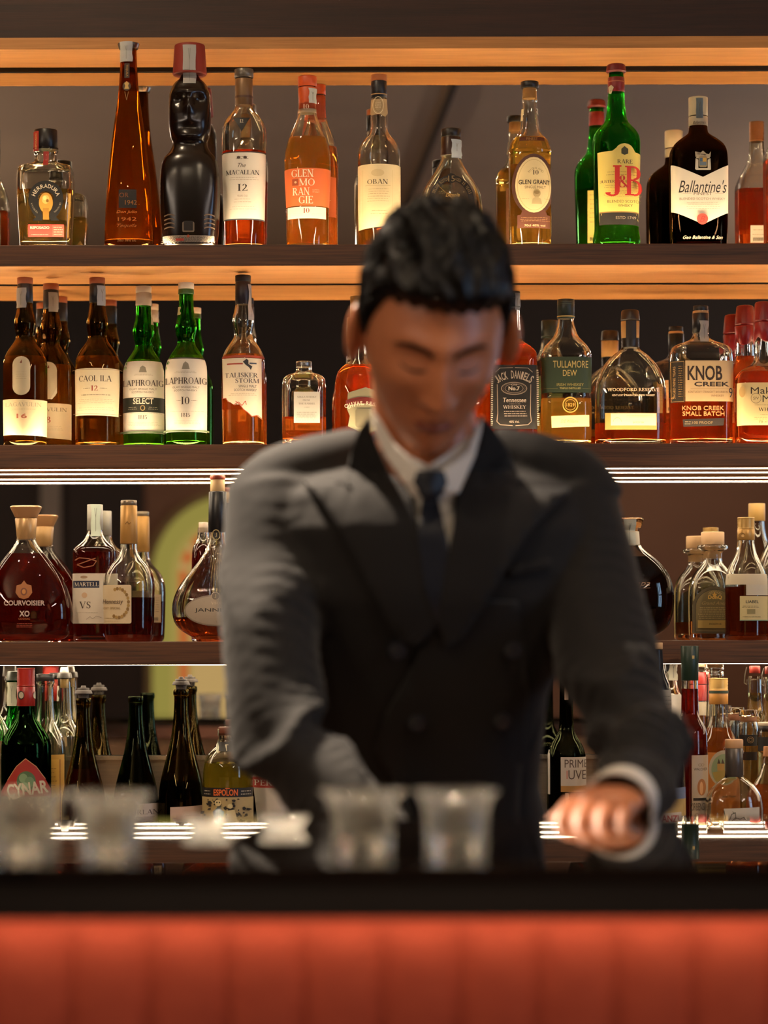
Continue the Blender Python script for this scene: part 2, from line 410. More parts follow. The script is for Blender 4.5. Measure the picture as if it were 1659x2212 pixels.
for s, i in ((s2, 2), (s3, 3)):
    for d_ in (4.598, 4.708):
        boxo('led_strip', (X0, X1, d_-.011, d_+.011, SH[i][1]-(.0006 if i == 2 else .0010), SH[i][1]+.001), M_led, s)
boxo('shadow_gap', (X0, X1, DM-.003, DM-.0005, SH[1][1]-.0025, SH[1][1]+.001), M_black, s1)
# cabinet above
bm = bmesh.new(); box(bm, X0, X1, 4.63, DM-.001, BOARD, BOARD+.02); cab = link('ceiling_cabinet', bm, M_soffit_lit)
tag(cab, 'dark walnut cabinet front above the topmost row of bottles', 'cabinet')
boxo('fascia_panel', (X0, X1, 4.640, 4.66, BOARD+.004, ZC), M_fascia, cab)
boxo('edge_strip', (X0, X1, 4.632, 4.641, BOARD+.0012, BOARD+.0035), paint('8a5a30', .5), cab)
boxo('shadow_gap', (X0, X1, DM-.006, DM-.0005, BOARD-.0075, BOARD), M_black, cab)
# lower back counter with steel splashback
wt = boxo('back_worktop', (X0, X1, 4.15, DM+.005, CZ-.04, CZ), wood('counter_oak', '3a2010', '5c351b', .4)); tag(wt, 'low wooden worktop under the bottom row of bottles', 'worktop')
cn = boxo('back_cabinet', (X0, X1, 4.2, DM+.005, .0, CZ-.041), M_shelf); tag(cn, 'dark wooden base cabinet carrying the low back worktop', 'cabinet')
sp = boxo('splashback', (X0, X1, DM-.004, DM+.008, CZ, MZ0-.008), M_steel); tag(sp, 'brushed steel splashback panel behind the wine bottles under the mirror', 'panel')
boxo('ledge_rail', (X0, X1, DM-.014, DM+.002, MZ0-.008, MZ0-.001), paint('d8cbb8', .25, 1), sp)

# bar counter in front
bar = empty('bar_counter', (.3, 2.45, 0), 'long bar counter with glossy black top and red channel tufted front', 'counter')
def lb(b): return (b[0]-.3, b[1]-.3, b[2]-2.45, b[3]-2.45, b[4], b[5])
BF, BB = 2.175, 2.762
m, nt, o = base_mat('black_gloss'); b = pr(nt, srgb('0a0706'), .012); b.inputs['IOR'].default_value = 1.62
n = nt.nodes.new('ShaderNodeTexNoise'); n.inputs['Scale'].default_value = 3; 
nt.links.new(b.outputs[0], o.inputs[0]); M_bar = m
boxo('bar_top', lb((-1.6, 2.2, BF, BB, BAR-.012, BAR)), M_bar, bar, bev=.001)
boxo('bar_edge', lb((-1.6, 2.2, BF+.002, BF+.03, BAR-.043, BAR-.012)), paint('0e0806', .45), bar)
bm = bmesh.new(); box(bm, *lb((-1.6, 2.2, 2.36, 2.72, .08, BAR-.012))); link('bar_body', bm, paint('d9b79a', .7), bar)
boxo('plinth', lb((-1.6, 2.2, 2.4, 2.68, 0, .08)), M_black, bar)
boxo('inner_lip', lb((-1.6, 2.2, 2.72, 2.755, BAR-.05, BAR-.012)), paint('4a2c20', .4), bar)
# channel-tufted front: real ribs with rounded tops
RW = 169/F*2.235
bm = bmesh.new(); nx0 = -16; x_ref = (66-PX)/F*2.235
for k in range(-8, 22):
    cx = x_ref+k*RW-.3; rows = []
    zs = [BAR-.046-.022*(1-math.cos(t*PI/2/6)) if False else 0 for t in range(1)]
    prof = [(BAR-.050, 0.0), (BAR-.056, .45), (BAR-.066, .72), (BAR-.08, .9), (BAR-.10, 1.0), (.6, 1.0), (.16, .9), (.13, .5), (.12, 0)]
    for z, amp in prof:
        row = []
        for j in range(11):
            u = j/10*2-1
            bulge = .015*math.sqrt(max(0, 1-u*u*.985))*amp*1.0
            row.append(bm.verts.new((cx+u*RW/2, 2.255-2.45-bulge, z)))
        rows.append(row)
    for a, b_ in zip(rows, rows[1:]):
        for j in range(10): bm.faces.new((a[j], a[j+1], b_[j+1], b_[j]))
bmesh.ops.remove_doubles(bm, verts=bm.verts, dist=1e-5)
M_red = mottled('red_velvet', 'ae4a34', 'b8523a', .8, 60, .1)
link('tufted_panel', bm, M_red, bar, smooth='smooth')
boxo('front_board', lb((-1.6, 2.2, 2.262, 2.36, .08, BAR-.012)), paint('3a0d0a', .8), bar)
# ------------------------------------------------------------------ bottles
SHELLS = {'clear': 'f6f5f0', 'cyn': '5f9a58', 'amberg': 'cba069', 'green': '82db8a', 'olive': 'b3a474', 'brown': 'a07c59', 'darkgreen': '8a9474', 'black': '160d08', 'laph': '90d878', 'lag': 'c8b48a'}
LIQ = {'gold': 'f6d890', 'pale': 'f9e8ba', 'amber': 'f2b472', 'orange': 'f29c5c', 'red': 'b4503a', 'deep': '5a2014', 'wine': '1a0806', 'honey': 'ecc070', 'water': 'fbfbf6', 'rum': 'c47c4c', 'grn': 'd8cc70'}
class Bottle:
    def __init__(s, name, label, cx, D, row, prof, shell='clear', liq=None, level=None, dr=1.0, n=2.0, w=2.6, foot=7, flute=None, group=None, cat='bottle', rot=0, seg=44, topz=None):
        s.cx, s.D, s.z0 = cx, D, ZB[row]
        s.root = empty(name, (P(cx, PY, D).x, D, s.z0), label, cat, group); s.root.rotation_euler.z = rot
        s.X = P(cx, PY, D).x
        p = [((s.z(q[0]) if q[0] is not None else 0.0), q[1]/F*D, (q[2] if len(q) > 2 else 1.0)) for q in prof]
        p = [(max(a, 0.0), b, c) for a, b, c in p]
        base = p[0][1]
        body = [(0.0, base*.93, p[0][2]), (.0035, base, p[0][2])]+[t for t in p if t[0] > .006]
        s.prof = body[:1]+chaikin(body[1:], 2); s.dr, s.n = dr, n
        s.parts = []
        bm = bmesh.new(); W = w/1000
        R = []; s.sect = []
        for z, a, k in s.prof:
            b = a*(1+(dr-1)*k); nn = 2+(n-2)*k; s.sect.append((z, a, b, nn)); R.append(ring(bm, z, a, b, nn, seg, flute if (flute and k > .3) else None))
        bottom = [bm.verts.new(v.co) for v in R[0]]
        cv = bm.verts.new((0, 0, .004))
        for i in range(seg): bm.faces.new((R[0][(i+1) % seg], R[0][i], cv))
        for v in bottom: bm.verts.remove(v)
        for A, B in zip(R, R[1:]): bridge(bm, A, B)
        zt = s.prof[-1][0]; FT = foot/1000
        lv = None if liq is None else min(s.z(level), zt-.004)
        inn = [(z, a-W, b-W, nn) for z, a, b, nn in s.sect if z > FT+.0015]
        lo = lv if lv is not None else FT
        def at(zz):
            for q, r in zip(s.sect, s.sect[1:]):
                if q[0] <= zz <= r[0]:
                    t = (zz-q[0])/max(1e-9, r[0]-q[0]); return (zz, q[1]+(r[1]-q[1])*t-W, q[2]+(r[2]-q[2])*t-W, q[3]+(r[3]-q[3])*t)
            q = s.sect[-1] if zz > s.sect[-1][0] else s.sect[0]
            return (zz, q[1]-W, q[2]-W, q[3])
        up = [t for t in inn if t[0] > lo+.0008]
        prev = R[-1]
        for z, a, b, nn in reversed(up):
            r = ring(bm, z, max(a, .0015), max(b, .0015), nn, seg); bridge(bm, prev, r); prev = r
        z, a, b, nn = at(lo); r = ring(bm, lo, max(a, .0015), max(b, .0015), nn, seg); bridge(bm, prev, r)
        if lv is None:
            cv = bm.verts.new((0, 0, lo+.002))
            for i in range(seg): bm.faces.new((r[i], r[(i+1) % seg], cv))
        o = link('glass_body', bm, glass(SHELLS[shell], 1.5), s.root, smooth='keep'); s.body = o
        for pl in o.data.polygons: pl.use_smooth = True
        o.data.set_sharp_from_angle(angle=math.radians(50))
        if liq:
            bm = bmesh.new(); rs = [at(FT)]+[t for t in inn if t[0] < lv-.0008]+[at(lv)]
            rs[0] = (FT, rs[0][1]*.96, rs[0][2]*.96, rs[0][3])
            RR = [ring(bm, z, max(a, .0015), max(b, .0015), nn, seg) for z, a, b, nn in rs]
            for A, B in zip(RR, RR[1:]): bridge(bm, A, B)
            cv = bm.verts.new((0, 0, FT+.0015))
            for i in range(seg): bm.faces.new((RR[0][(i+1) % seg], RR[0][i], cv))
            cv = bm.verts.new((0, 0, lv))
            for i in range(seg): f = bm.faces.new((RR[-1][i], RR[-1][(i+1) % seg], cv)); f.material_index = 1
            o = link('liquid', bm, [glass(LIQ[liq], .907, .05 if liq in ('water', 'pale') else GLOW), glass(LIQ[liq], 1.36)], s.root, smooth='keep')
            for pl in o.data.polygons: pl.use_smooth = True
            o.data.set_sharp_from_angle(angle=math.radians(60))
    def z(s, y):
        return EYE+(PY-(y+ROLL*(s.cx-PX)))/F*s.D-s.z0
    def cap(s, name, y0, y1, h0, h1=None, c='111111', rough=.4, metal=0, ridges=0, mat=None, bev=1.0, n=2, dr=1, trans=False, seg=32):
        """a closure from y0 (top) to y1 (bottom), half widths h0 (top), h1 (bottom)"""
        h1 = h0 if h1 is None else h1
        zt, zb = s.z(y0), s.z(y1); a, b = h0/F*s.D, h1/F*s.D; e = bev/1000
        pr_ = [(zb, b-e*.5), (zb+e*.6, b)]
        m = max(1, ridges*2)
        for i in range(1, m): t = i/m; pr_.append((zb+(zt-zb)*t, b+(a-b)*t-(.0006 if i % 2 else 0)))
        pr_ += [(zt-e*.8, a), (zt-e*.25, a-e*.4), (zt, a-e*1.1)]
        bm = bmesh.new(); lathe(bm, pr_, seg, n, dr)
        o = link(name, bm, mat or paint(c, rough, metal), s.root, smooth=True)
        for z, r in pr_: s.parts.append((z, r, r*dr, n))
        s.capsect = getattr(s, 'capsect', []); s.capsect.append((zb, zt, b, a, n, dr)); return o
    def radius(s, z):
        best = (0.001, .001, 2)
        q = s.sect
        if z <= q[0][0]: best = (q[0][1], q[0][2], q[0][3])
        elif z <= q[-1][0]:
            for u, v in zip(q, q[1:]):
                if u[0] <= z <= v[0]:
                    t = (z-u[0])/max(1e-9, v[0]-u[0]); best = tuple(u[i]+(v[i]-u[i])*t for i in (1, 2, 3)); break
        for zb, zt, b, a, n, dr in getattr(s, 'capsect', []):
            if zb-1e-4 <= z <= zt+1e-4:
                r = b+(a-b)*(z-zb)/max(1e-9, zt-zb)
                if r > best[0]: best = (r, r*dr, n)
        return best
    def fn(s, side=-1):
        def f(px, py, lift):
            Df = s.D-.6*max(t[2] for t in s.sect)
            xu = (px-ROLL*(py-PY)*0-s.cx)/F*Df; z = EYE+(PY-(py+ROLL*(px-PX)))/F*Df-s.z0
            a, b, n = s.radius(z)
            u = max(-.992, min(.992, xu/a)); y = b*(1-abs(u)**n)**(1/n)
            # lift along the surface normal
            nx = (abs(u)**(n-1))*math.copysign(1, u)/a; ny = (y/b)**(n-1)/b; l = math.hypot(nx, ny) or 1
            return Vector((u*a+nx/l*lift, side*(y+ny/l*lift), z))
        return f
    def art(s, name, sheet, **kw): return sheet.build(name, s.fn(), s.root, **kw)
    def back(s, x0, y0, x1, y1, c='c8bfae', rows=7):
        sh = Sheet(); sh.rect(x0, y0, x1, y1, c); sh.greek(x0+4, y0+5, x1-4, y1-(y1-y0)*.35, rows, '6a5a48')
        for i in range(9): sh.rect(x0+6+i*3, y1-12, x0+7.5+i*3, y1-4, '2a2018')
        return sh.build('back_label', s.fn(1), s.root)
    def tape(s, x0, x1, ys, c='b9bcb4', wob=1.5, name='tax_seal', seed=1):
        r = random.Random(seed); y0, y1 = ys[0], ys[-1]
        L = [(x0+r.uniform(-wob, wob), y0+(y1-y0)*i/5) for i in range(6)]; R_ = [(x1+r.uniform(-wob, wob), y0+(y1-y0)*i/5) for i in range(6)]
        sh = Sheet(); sh.band(L, R_, c); mx = (x0+x1)/2
        if y1-y0 > 30:
            sh.line([(mx-2, y0+8), (mx, y0+(y1-y0)*.4), (mx, y1-6)], .8, '77776f'); sh.line([(mx+2, y0+8), (mx, y0+(y1-y0)*.4)], .8, '77776f')
        return sh.build(name, s.fn(), s.root, off=.0011, thick=.0002)
GLOW = .22
CREAM, WHITE, INK = 'd8cdb4', 'd9d2c4', '2a211c'
B = Bottle

# ---- top shelf -------------------------------------------------
R1 = 'bottles standing on the topmost shelf'
b = B('whisky_bottle', 'square amber whisky bottle cut off by the left edge of the topmost shelf', -57, 4.63, 1, [(545, 39), (380, 39), (360, 36), (330, 22, .3), (305, 16, 0), (200, 16, 0)], 'clear', 'orange', 398, .8, 5, group=R1)
b.cap('cap', 200, 290, 17.5, c='1a1512'); b.back(-80, 400, -34, 510, '4a463c'); b.art('label', Sheet().rect(-90, 385, -24, 515, '1c1815').greek(-86, 400, -28, 470, 6, 'b8a888')); b.tape(-52, -36, (202, 292))
b = B('tequila_bottle', 'squat square tequila bottle with black cap and horseshoe label', 101.5, 4.63, 1, [(545, 54), (510, 56, 1), (440, 60), (378, 61), (362, 57), (357, 36, .6), (352, 25, 0), (334, 24, 0), (327, 27.5, 0), (321, 27.5, 0)], 'clear', 'pale', 414, .72, 7, 3.6, 14, group=R1)
b.cap('cap', 281, 325, 25, 26, '120f0e', .35, bev=1.5)
sh = Sheet()
outer = [(76+math.sin(t)*0, 478) for t in (0,)]
O, I = [], []
for i in range(25):
    a = math.radians(248-316*i/24); c, s_ = math.cos(a), math.sin(a)
    O.append((105.5+37.5*c, 430-37*s_ if s_ > -.2 else 430+(48)*min(1, -s_*1.05))); I.append((105.5+(17.5 if s_ > 0 else 15)*c*(1 if s_ > -.3 else .8), 434-18*s_ if s_ > 0 else 434-44*s_))
O[0], O[-1] = (76, 479), (135, 479); I[0], I[-1] = (97, 479), (116, 479)
sh.band(O, I, '12100f'); sh.arch('HERRADURA', 105.5, 432, 27.5, 8.5, 'cfc4ab', 168, 12)
sh.arch('TEQUILA', 105, 436, 31, 3.4, 'a89e8a', 238, 190, bold=0); sh.arch('ORIGINAL', 106, 436, 31, 3.4, 'a89e8a', -8, -58, bold=0)
b.art('label', sh)
b.art('medallion', Sheet().oval(105.5, 440, 15, 21, 'b98a34').oval(105, 433, 8, 9, 'd8b060').oval(103, 430, 4, 4, 'efd28a').oval(109, 436, 3, 3, '8a6018').rect(99, 452, 112, 476, '9a6f24'), thick=.0008)
b.art('lower_label', Sheet().rect(67, 487, 144, 514, 'b5342a').rect(119, 488, 143.5, 513, 'c04a3c').text('REPOSADO', 92, 494, 5.5, 'e8d8b8', 41, 'sans', .02).greek(70, 508, 112, 511, 1, 'd8a090').greek(121, 491, 141, 511, 4, 'e0b8a0'))
b.art('red_seal', Sheet().rect(77, 282, 89, 325, 'a12a20').rect(99, 327, 110, 359, 'a12a20').text('REPOSADO', 83, 304, 3.6, 'd8b070', 34, 'sans', rot=-PI/2).text('TEQUILA', 104.5, 343, 3.2, 'd8b070', 26, 'sans', rot=-PI/2), off=.001)
b = B('tequila_bottle', 'very tall tapering amber tequila bottle reaching the cabinet above', 281, 4.60, 1, [(545, 53), (480, 51.5), (408, 48), (292, 35.5), (205, 22, .8), (150, 18.5, .3), (106, 17, 0)], 'amberg', 'honey', 197, .95, 2.6, 3, 12, group=R1)
b.cap('stopper', 94, 107, 24, 21, '9c8f80', .25, .9, bev=2); b.tape(264, 290, (88, 130), 'a8a9a6', 1)
b.art('neck_label', Sheet().rect(273, 134, 284, 166, '2a1a0c').text('TEQUILA', 278.5, 150, 5, 'b98a3a', 26, 'sans', rot=PI/2).oval(278, 184, 9, 10, '3a2a14').poly([(273, 190), (275, 183), (273, 178), (278, 173), (283, 178), (281, 183), (283, 190)], 'b89a54').line([(274, 196), (278, 215), (282, 196)], 1, '8a7040'))
b.art('label', Sheet().rect(262, 412, 300, 452, '140a05').text('OR', 273, 424, 10, '8a4a14', kind='sans').text('1942', 288, 440, 10, 'a86a24', kind='sans').text('Don Julio', 279, 461, 8, 'c07a30', 44, 'sans', shear=.3).text('1942', 280, 476, 8, 'b06a24', 40, 'sans').text('Tequila', 279, 491, 9, 'a86a28', 42, 'sans', shear=.4).text('70cl 38% alc', 279, 522, 5, 'b07a40', 40, 'sans'))
# statue bottle
b = B('statue_bottle', 'black bottle shaped like a stone head statue wearing a red hat', 413, 4.60, 1, [(545, 58), (500, 62), (440, 65), (375, 65), (345, 58), (330, 44, .8), (312, 36, .5), (296, 43, .6), (270, 46, .8), (225, 46, .8), (200, 43, .7), (180, 34, .5), (170, 20, 0), (150, 16, 0)], 'black', None, None, .8, 3, 3, 12, group=R1)
m = mottled('smoked_black_glass', '0e0705', '170b06', .22, 8, .02); b.body.data.materials[0] = m
for v in b.body.data.vertices:      # carve the face and arms into the front of the statue
    x, y, z = v.co; py = PY-(z+b.z0-EYE)*F/b.D; px = x*F/b.D
    if y < 0:
        g = lambda cx, cy, sx, sy: math.exp(-((px-cx)/sx)**2-((py-cy)/sy)**2)
        d_ = .010*g(0, 232, 10, 24)+.006*g(0, 204, 40, 7)-.008*(g(-20, 222, 13, 12)+g(20, 222, 13, 12))+.005*g(0, 268, 22, 5)-.004*g(0, 276, 26, 3)+.006*g(0, 300, 26, 9)
        d_ += .005*(g(-58, 400, 12, 60)+g(58, 400, 12, 60))
        v.co.y -= d_
b.cap('hat', 97, 163, 33, 37, '7e2416', .6, bev=3); b.tape(400, 427, (97, 180), '9c9a96', .7)
for sx in (-1, 1):
    for k in range(4):
        sh = Sheet(); A_ = [(413+sx*(32+t*4.4), 468+k*9+(1-math.cos(t/5*PI/2))*14-14*(t/5)) for t in range(6)]
        sh.line(A_, 1.6, '6a5644'); b.art('finger_ridge', sh, thick=.0008)
b.art('base_label', Sheet().rect(355, 511, 466, 540, '9c9184').greek(356, 512, 465, 528, 7, '4a423c', 1.1).rect(386, 519, 402, 524, 'b03a28').oval(411, 514, 3, 3, 'b05030'))
b.art('navel_plate', Sheet().rrect(398, 482, 424, 503, 3, '7a6a58').rrect(401, 480, 421, 500, 2, '1a120d'), thick=.0006)
b = B('whisky_bottle', 'round shouldered whisky bottle with white label, black triangle and figure 12', 530, 4.63, 1, [(545, 43), (500, 44), (400, 46), (330, 48), (290, 49), (268, 45), (252, 33, .5), (238, 21, 0), (228, 18, 0), (165, 18, 0)], 'clear', 'orange', 330, .95, 2.4, 2.8, 9, group=R1)
b.cap('cap', 150, 169, 20.5, c='6a6358', rough=.35, metal=.4, bev=1.5); b.cap('capsule', 171, 229, 18.6, 19.4, '7a5c3c', .45, .3)
b.art('capsule_band', Sheet().rect(509, 203, 549, 208, '5a3c28'), off=.0006); b.back(505, 340, 556, 460)
b.art('neck_label', Sheet().poly([(507, 256), (544, 256), (525.5, 287)], '15110f').text('12', 525.5, 264, 8, 'c8bca8'))
b.art('label', Sheet().poly([(481, 330), (577, 330), (574, 477), (486, 477)], WHITE).rect(481, 330, 577, 332.5, '3a3430').poly([(486, 474.5), (574, 474.5), (574, 477), (486, 477)], '3a4048').oval(519, 343, 4, 3, '4a3a30').oval(533, 343, 4, 3, '4a3a30').greek(513, 339, 541, 348, 2, '6a5a4c').text('The', 526, 360, 9, '3a2a22', 17, 'sans', shear=.4).text('MACALLAN', 527.5, 375, 10.5, INK, 70).greek(497, 384, 562, 393, 2, 'a09080').text('12', 527.5, 408, 14.5, INK, 20).text('YEARS OLD', 527, 426, 4, 'a08c78', 22, 'sans').greek(508, 430, 546, 442, 2, 'b09a84').greek(502, 447, 556, 457, 2, 'b4a694', .7))
b = B('whisky_bottle', 'bell shaped whisky bottle with bright orange label and orange capsule', 667, 4.63, 1, [(545, 45), (500, 46), (447, 46), (400, 49), (365, 50), (336, 50), (305, 43, .9), (280, 32, .6), (262, 24, .2), (246, 19, 0), (165, 17, 0)], 'clear', 'gold', 300, .95, 2.2, 2.8, 9, group=R1)
b.cap('capsule', 166, 188, 20.5, 20, 'c8511f', .45, bev=1.2); b.cap('capsule_skirt', 190, 237, 19.8, 18.2, 'c8511f', .45); b.cap('capsule_ring', 237, 246, 17.5, 17.5, 'd8c8b0', .5)
b.tape(670, 686, (188, 220)); b.art('neck_label', Sheet().text('10', 664, 228, 10, 'e8c8a8', 12), off=.0007); b.back(640, 370, 696, 450, 'd8c8b0')
b.art('label', Sheet().poly([(616, 366), (717, 366), (714, 447), (621, 447)], 'd96a34').text('GLEN', 656, 377, 17, 'e8dcc0', 47).text('MO', 665, 396, 15, 'e8dcc0', 34).rect(634, 389, 647, 403, 'a04a28').oval(641, 396, 2.5, 2.5, 'd8b088').text('RAN', 653, 416, 17, 'e8dcc0', 36).text('GIE', 663, 434, 16, 'e8dcc0', 30).greek(676, 411, 692, 419, 3, 'f0b890', .7))
b.art('lower_label', Sheet().rect(624, 449, 706, 474, WHITE).text('10', 664, 457, 10.5, '8a3020', 13).greek(634, 462, 656, 468, 2, 'c8b8a4', .6).greek(674, 462, 698, 468, 2, 'c8b8a4', .6))
b = B('whisky_bottle', 'second orange capped whisky bottle standing right behind the orange labelled one', 689, 4.712, 1, [(545, 43), (447, 43), (365, 45), (336, 44), (305, 38, .9), (280, 28, .6), (262, 21, .2), (250, 18, 0), (186, 17, 0)], 'clear', 'amber', 320, .95, 2.2, group=R1)
b.cap('capsule', 184, 206, 17.5, c='c8511f'); b.cap('capsule_skirt', 208, 262, 17.2, 16.5, c='c8511f'); b.art('label', Sheet().rect(650, 384, 728, 470, 'd96a34').greek(660, 400, 715, 440, 4, 'e8c8a0'))
b = B('whisky_bottle', 'clear whisky bottle with tall cream label and dark blue capsule', 821.5, 4.63, 1, [(545, 45), (480, 46), (360, 46), (325, 46), (305, 36, .7), (292, 23, .3), (280, 18, 0), (250, 18.5, 0), (215, 16, 0), (166, 16, 0)], 'clear', 'honey', 493, 1, 2, group=R1)
b.cap('cork_top', 162, 176, 17, c='a05a28', rough=.6); b.cap('capsule', 176, 212, 17, 17, '14161c', .4)
b.art('capsule_band', Sheet().rect(803, 199, 840, 201, 'a08050'), off=.0007)
b.art('neck_label', Sheet().poly([(805, 212), (838, 210), (841, 238), (834, 250), (822, 244), (806, 246), (800, 238)], 'a89068').ringo(819.5, 225, 11.5, 19, 1.2, 'd8c8a0').ringo(819.5, 225, 8, 14, 1, '8a7450').greek(813, 218, 827, 232, 3, 'd8c8a0'), off=.0008)
b.art('label', Sheet().poly([(773.5, 357), (869, 357), (868, 488), (777, 497)], 'd9c79c').text('OBAN', 817, 395, 11, '4a3a22', 44).oval(817, 376, 14, 8, 'cbb688').greek(795, 408, 842, 440, 6, '9a8660', .7).line([(793, 404), (843, 404)], .8, 'b09c70').greek(803, 455, 838, 468, 2, '8a744c', .8).line([(789, 370), (789, 482)], .6, 'c8b484').line([(846, 370), (846, 482)], .6, 'c8b484'))
b.back(798, 365, 845, 480)
b = B('whisky_bottle', 'low round flask of whisky with dark ring label just above the hair', 977, 4.63, 1, [(545, 48), (510, 60), (478, 67), (440, 68), (412, 62), (392, 50, .9), (372, 36, .7), (355, 26, .4), (345, 22, 0), (336, 21, 0), (285, 20, 0)], 'clear', 'orange', 466, .6, 2.2, 3.2, 10, group=R1)
b.cap('cap', 279, 297, 21.5, c='120e0c', bev=2); b.cap('capsule', 297, 338, 21, 23, '2a120a', .35, .2); b.tape(977, 999, (300, 340), '9aa4ac')
b.art('ring_label', Sheet().ringo(976, 441, 50, 62, 13, '17100c').oval(976, 386, 11, 11, '17100c').text('15', 976, 387, 13, '9a8258', kind='sans').arch('DELUXE SCOTCH', 976, 441, 43, 7, '8a7450', 155, 100, ry=54).arch('AGED 15 YEARS', 976, 441, 43, 7, '8a7450', 80, 22, ry=54).text('Dimple', 978, 425, 11, 'b8924c', 30, 'sans', shear=.4).line([(950, 405), (1000, 455)], .8, '8a6a34'))
b = B('whisky_bottle', 'tall gold whisky bottle with cork stopper and oval cream label', 1147, 4.63, 1, [(545, 45), (500, 45.5), (400, 45.5), (332, 45.5), (328, 47, 1), (322, 45), (305, 40, .9), (294, 28, .6), (283, 21, .3), (262, 18.5, 0), (222, 15.5, 0), (217, 17.5, 0), (212, 15.5, 0), (194, 15, 0)], 'clear', 'gold', 300, .95, 2.4, 2.8, 9, group=R1)
b.cap('cap', 177, 191, 19.5, c='14110f', bev=1.5); b.cap('cork', 191, 214, 14.5, 13.5, 'b98a50', .8)
b.tape(1160, 1168, (231, 244), 'd8ccb0'); b.tape(1127, 1133, (232, 258), 'c8b890', seed=4)
b.art('shoulder_band', Sheet().rect(1122, 297, 1176, 306, '5a2a14').text('FINEST', 1149, 301.5, 6, 'b08a4c', 24, 'sans')); b.back(1122, 345, 1172, 480, '6a4426')
b.art('label', Sheet().oval(1152, 402, 46, 67, '4a2a1c').poly([(1128, 455), (1176, 455), (1181, 466), (1188, 467), (1188, 495), (1117, 495), (1117, 467), (1124, 466)], '5c3322').oval(1152, 402, 39, 60, 'd8c594').ringo(1152, 402, 35, 55, .7, 'a8905c').text('10', 1156, 375, 10, '4a3826', 12).arch('HIGHLAND', 1156, 384, 18, 4.5, '8a7450', 150, 30, bold=0).text('GLEN GRANT', 1153, 396, 10, '2a1a12', 66, 'sans', .03).text('SINGLE MALT', 1155, 407, 5.5, '6a543c', 45, 'sans').oval(1158, 420, 8, 9, 'a89468').poly([(1147, 443), (1149, 432), (1158, 427), (1167, 432), (1169, 443)], 'b8a67a').oval(1158, 418, 6, 4, '8a7448').greek(1122, 430, 1143, 434, 1, 'a8946a').greek(1172, 430, 1186, 434, 1, 'a8946a').greek(1122, 471, 1184, 482, 3, 'b0885c', .9).text('70cl 40% vol', 1153, 490, 4.5, 'd8c090', 42, 'sans'))
b = B('whisky_bottle', 'tallest green glass whisky bottle with yellow label and red capsule', 1334, 4.63, 1, [(545, 49), (520, 51), (508, 49), (494, 46.5), (400, 49), (330, 51), (300, 51), (285, 44, .9), (272, 32, .6), (263, 24, .3), (240, 20, 0), (200, 17, 0), (168, 16, 0), (150, 15, 0)], 'green', 'grn', 350, .95, 2.4, 3, 10, group=R1)
b.cap('cap', 139, 158, 20, 22, '6e1414', .45, bev=4); b.cap('capsule', 168, 200, 17.8, 18.5, '7a1614', .45); b.art('capsule_band', Sheet().rect(1314, 171, 1354, 173, 'a86040').poly([(1317, 184), (1322, 180), (1327, 186), (1322, 200), (1318, 198)], 'c0b090'), off=.0006)
b.tape(1306, 1314, (208, 232), 'b8b09c'); b.back(1308, 350, 1358, 470, 'd8c86c')
P_ = [(1290, 331), (1320, 329)]+[(1346.5-20*math.cos(a*PI/8), 329-16*math.sin(a*PI/8)) for a in range(1, 8)]+[(1370, 331), (1385, 333), (1382, 488), (1294, 487)]
b.art('label', Sheet().poly(P_, 'd8c468').poly([(1294, 459), (1384, 461), (1382, 488), (1294, 487)], '1d1814').rect(1294, 459, 1383, 461.5, '8a6a34').poly([(1339, 335), (1339, 325), (1346, 319), (1354, 325), (1354, 335), (1346, 338)], '3a3a20').text('RARE', 1347, 352, 9, '3a321c', 33).greek(1303, 371, 1385, 384, 2, 'a08a4c', 1.1).text('JUSTERINI & BROOKS', 1338, 395, 6, '4a2420', 84, 'serif').greek(1300, 402, 1382, 410, 2, '9a8a50').greek(1303, 414, 1380, 430, 5, 'a09050', .7).text('J', 1323, 395, 66, 'c02a22', 30).text('B', 1361, 395, 64, 'c02a22', 32).text('&', 1342, 397, 27, 'b02a24', 20).text('BLENDED SCOTCH', 1343, 439, 6, '4a4224', 62, 'sans').text('WHISKY', 1345, 448, 6, '4a4224', 28, 'sans').text('ESTD 1749', 1346, 474, 6, '9a8c74', 38, 'sans'))
b = B('whisky_bottle', 'dark brown square shouldered whisky bottle with white chevron label', 1511, 4.63, 1, [(545, 59), (500, 61), (400, 62), (335, 62), (316, 56), (302, 40, .8), (292, 25, .4), (284, 19, 0), (216, 18, 0)], 'brown', 'deep', 330, .66, 4.2, 3, 10, group=R1)
b.cap('cap', 211, 251, 20.6, c='c0b494', rough=.5); b.cap('capsule', 253, 273, 20.6, c='b8ac90', rough=.5); b.tape(1504, 1518, (211, 254), '7a8890', .6); b.art('capsule_script', Sheet().text("Ballantine's", 1511, 263, 7, '5a4c3a', 27, 'sans', shear=.4), off=.0006)
b.art('label', Sheet().poly([(1449, 357), (1515, 385), (1572, 357), (1572, 460), (1515, 487), (1449, 458)], 'd8cfbc').text("Ballantine's", 1515, 405, 27, '2a221c', 104, 'sans', shear=.35).text('FINEST', 1515, 421, 6.5, '6a5c4c', 40, 'sans').text('BLENDED SCOTCH WHISKY', 1514, 432, 5, '8a7c6a', 98, 'sans').greek(1478, 438, 1552, 456, 4, 'a89c8a', .7).line([(1472, 421), (1490, 421)], .6, '8a7c6a').line([(1540, 421), (1558, 421)], .6, '8a7c6a').oval(1513, 476, 12, 12, 'b8443a').text('B', 1513, 476, 13, '8a2a24', 12, 'sans', shear=.4))
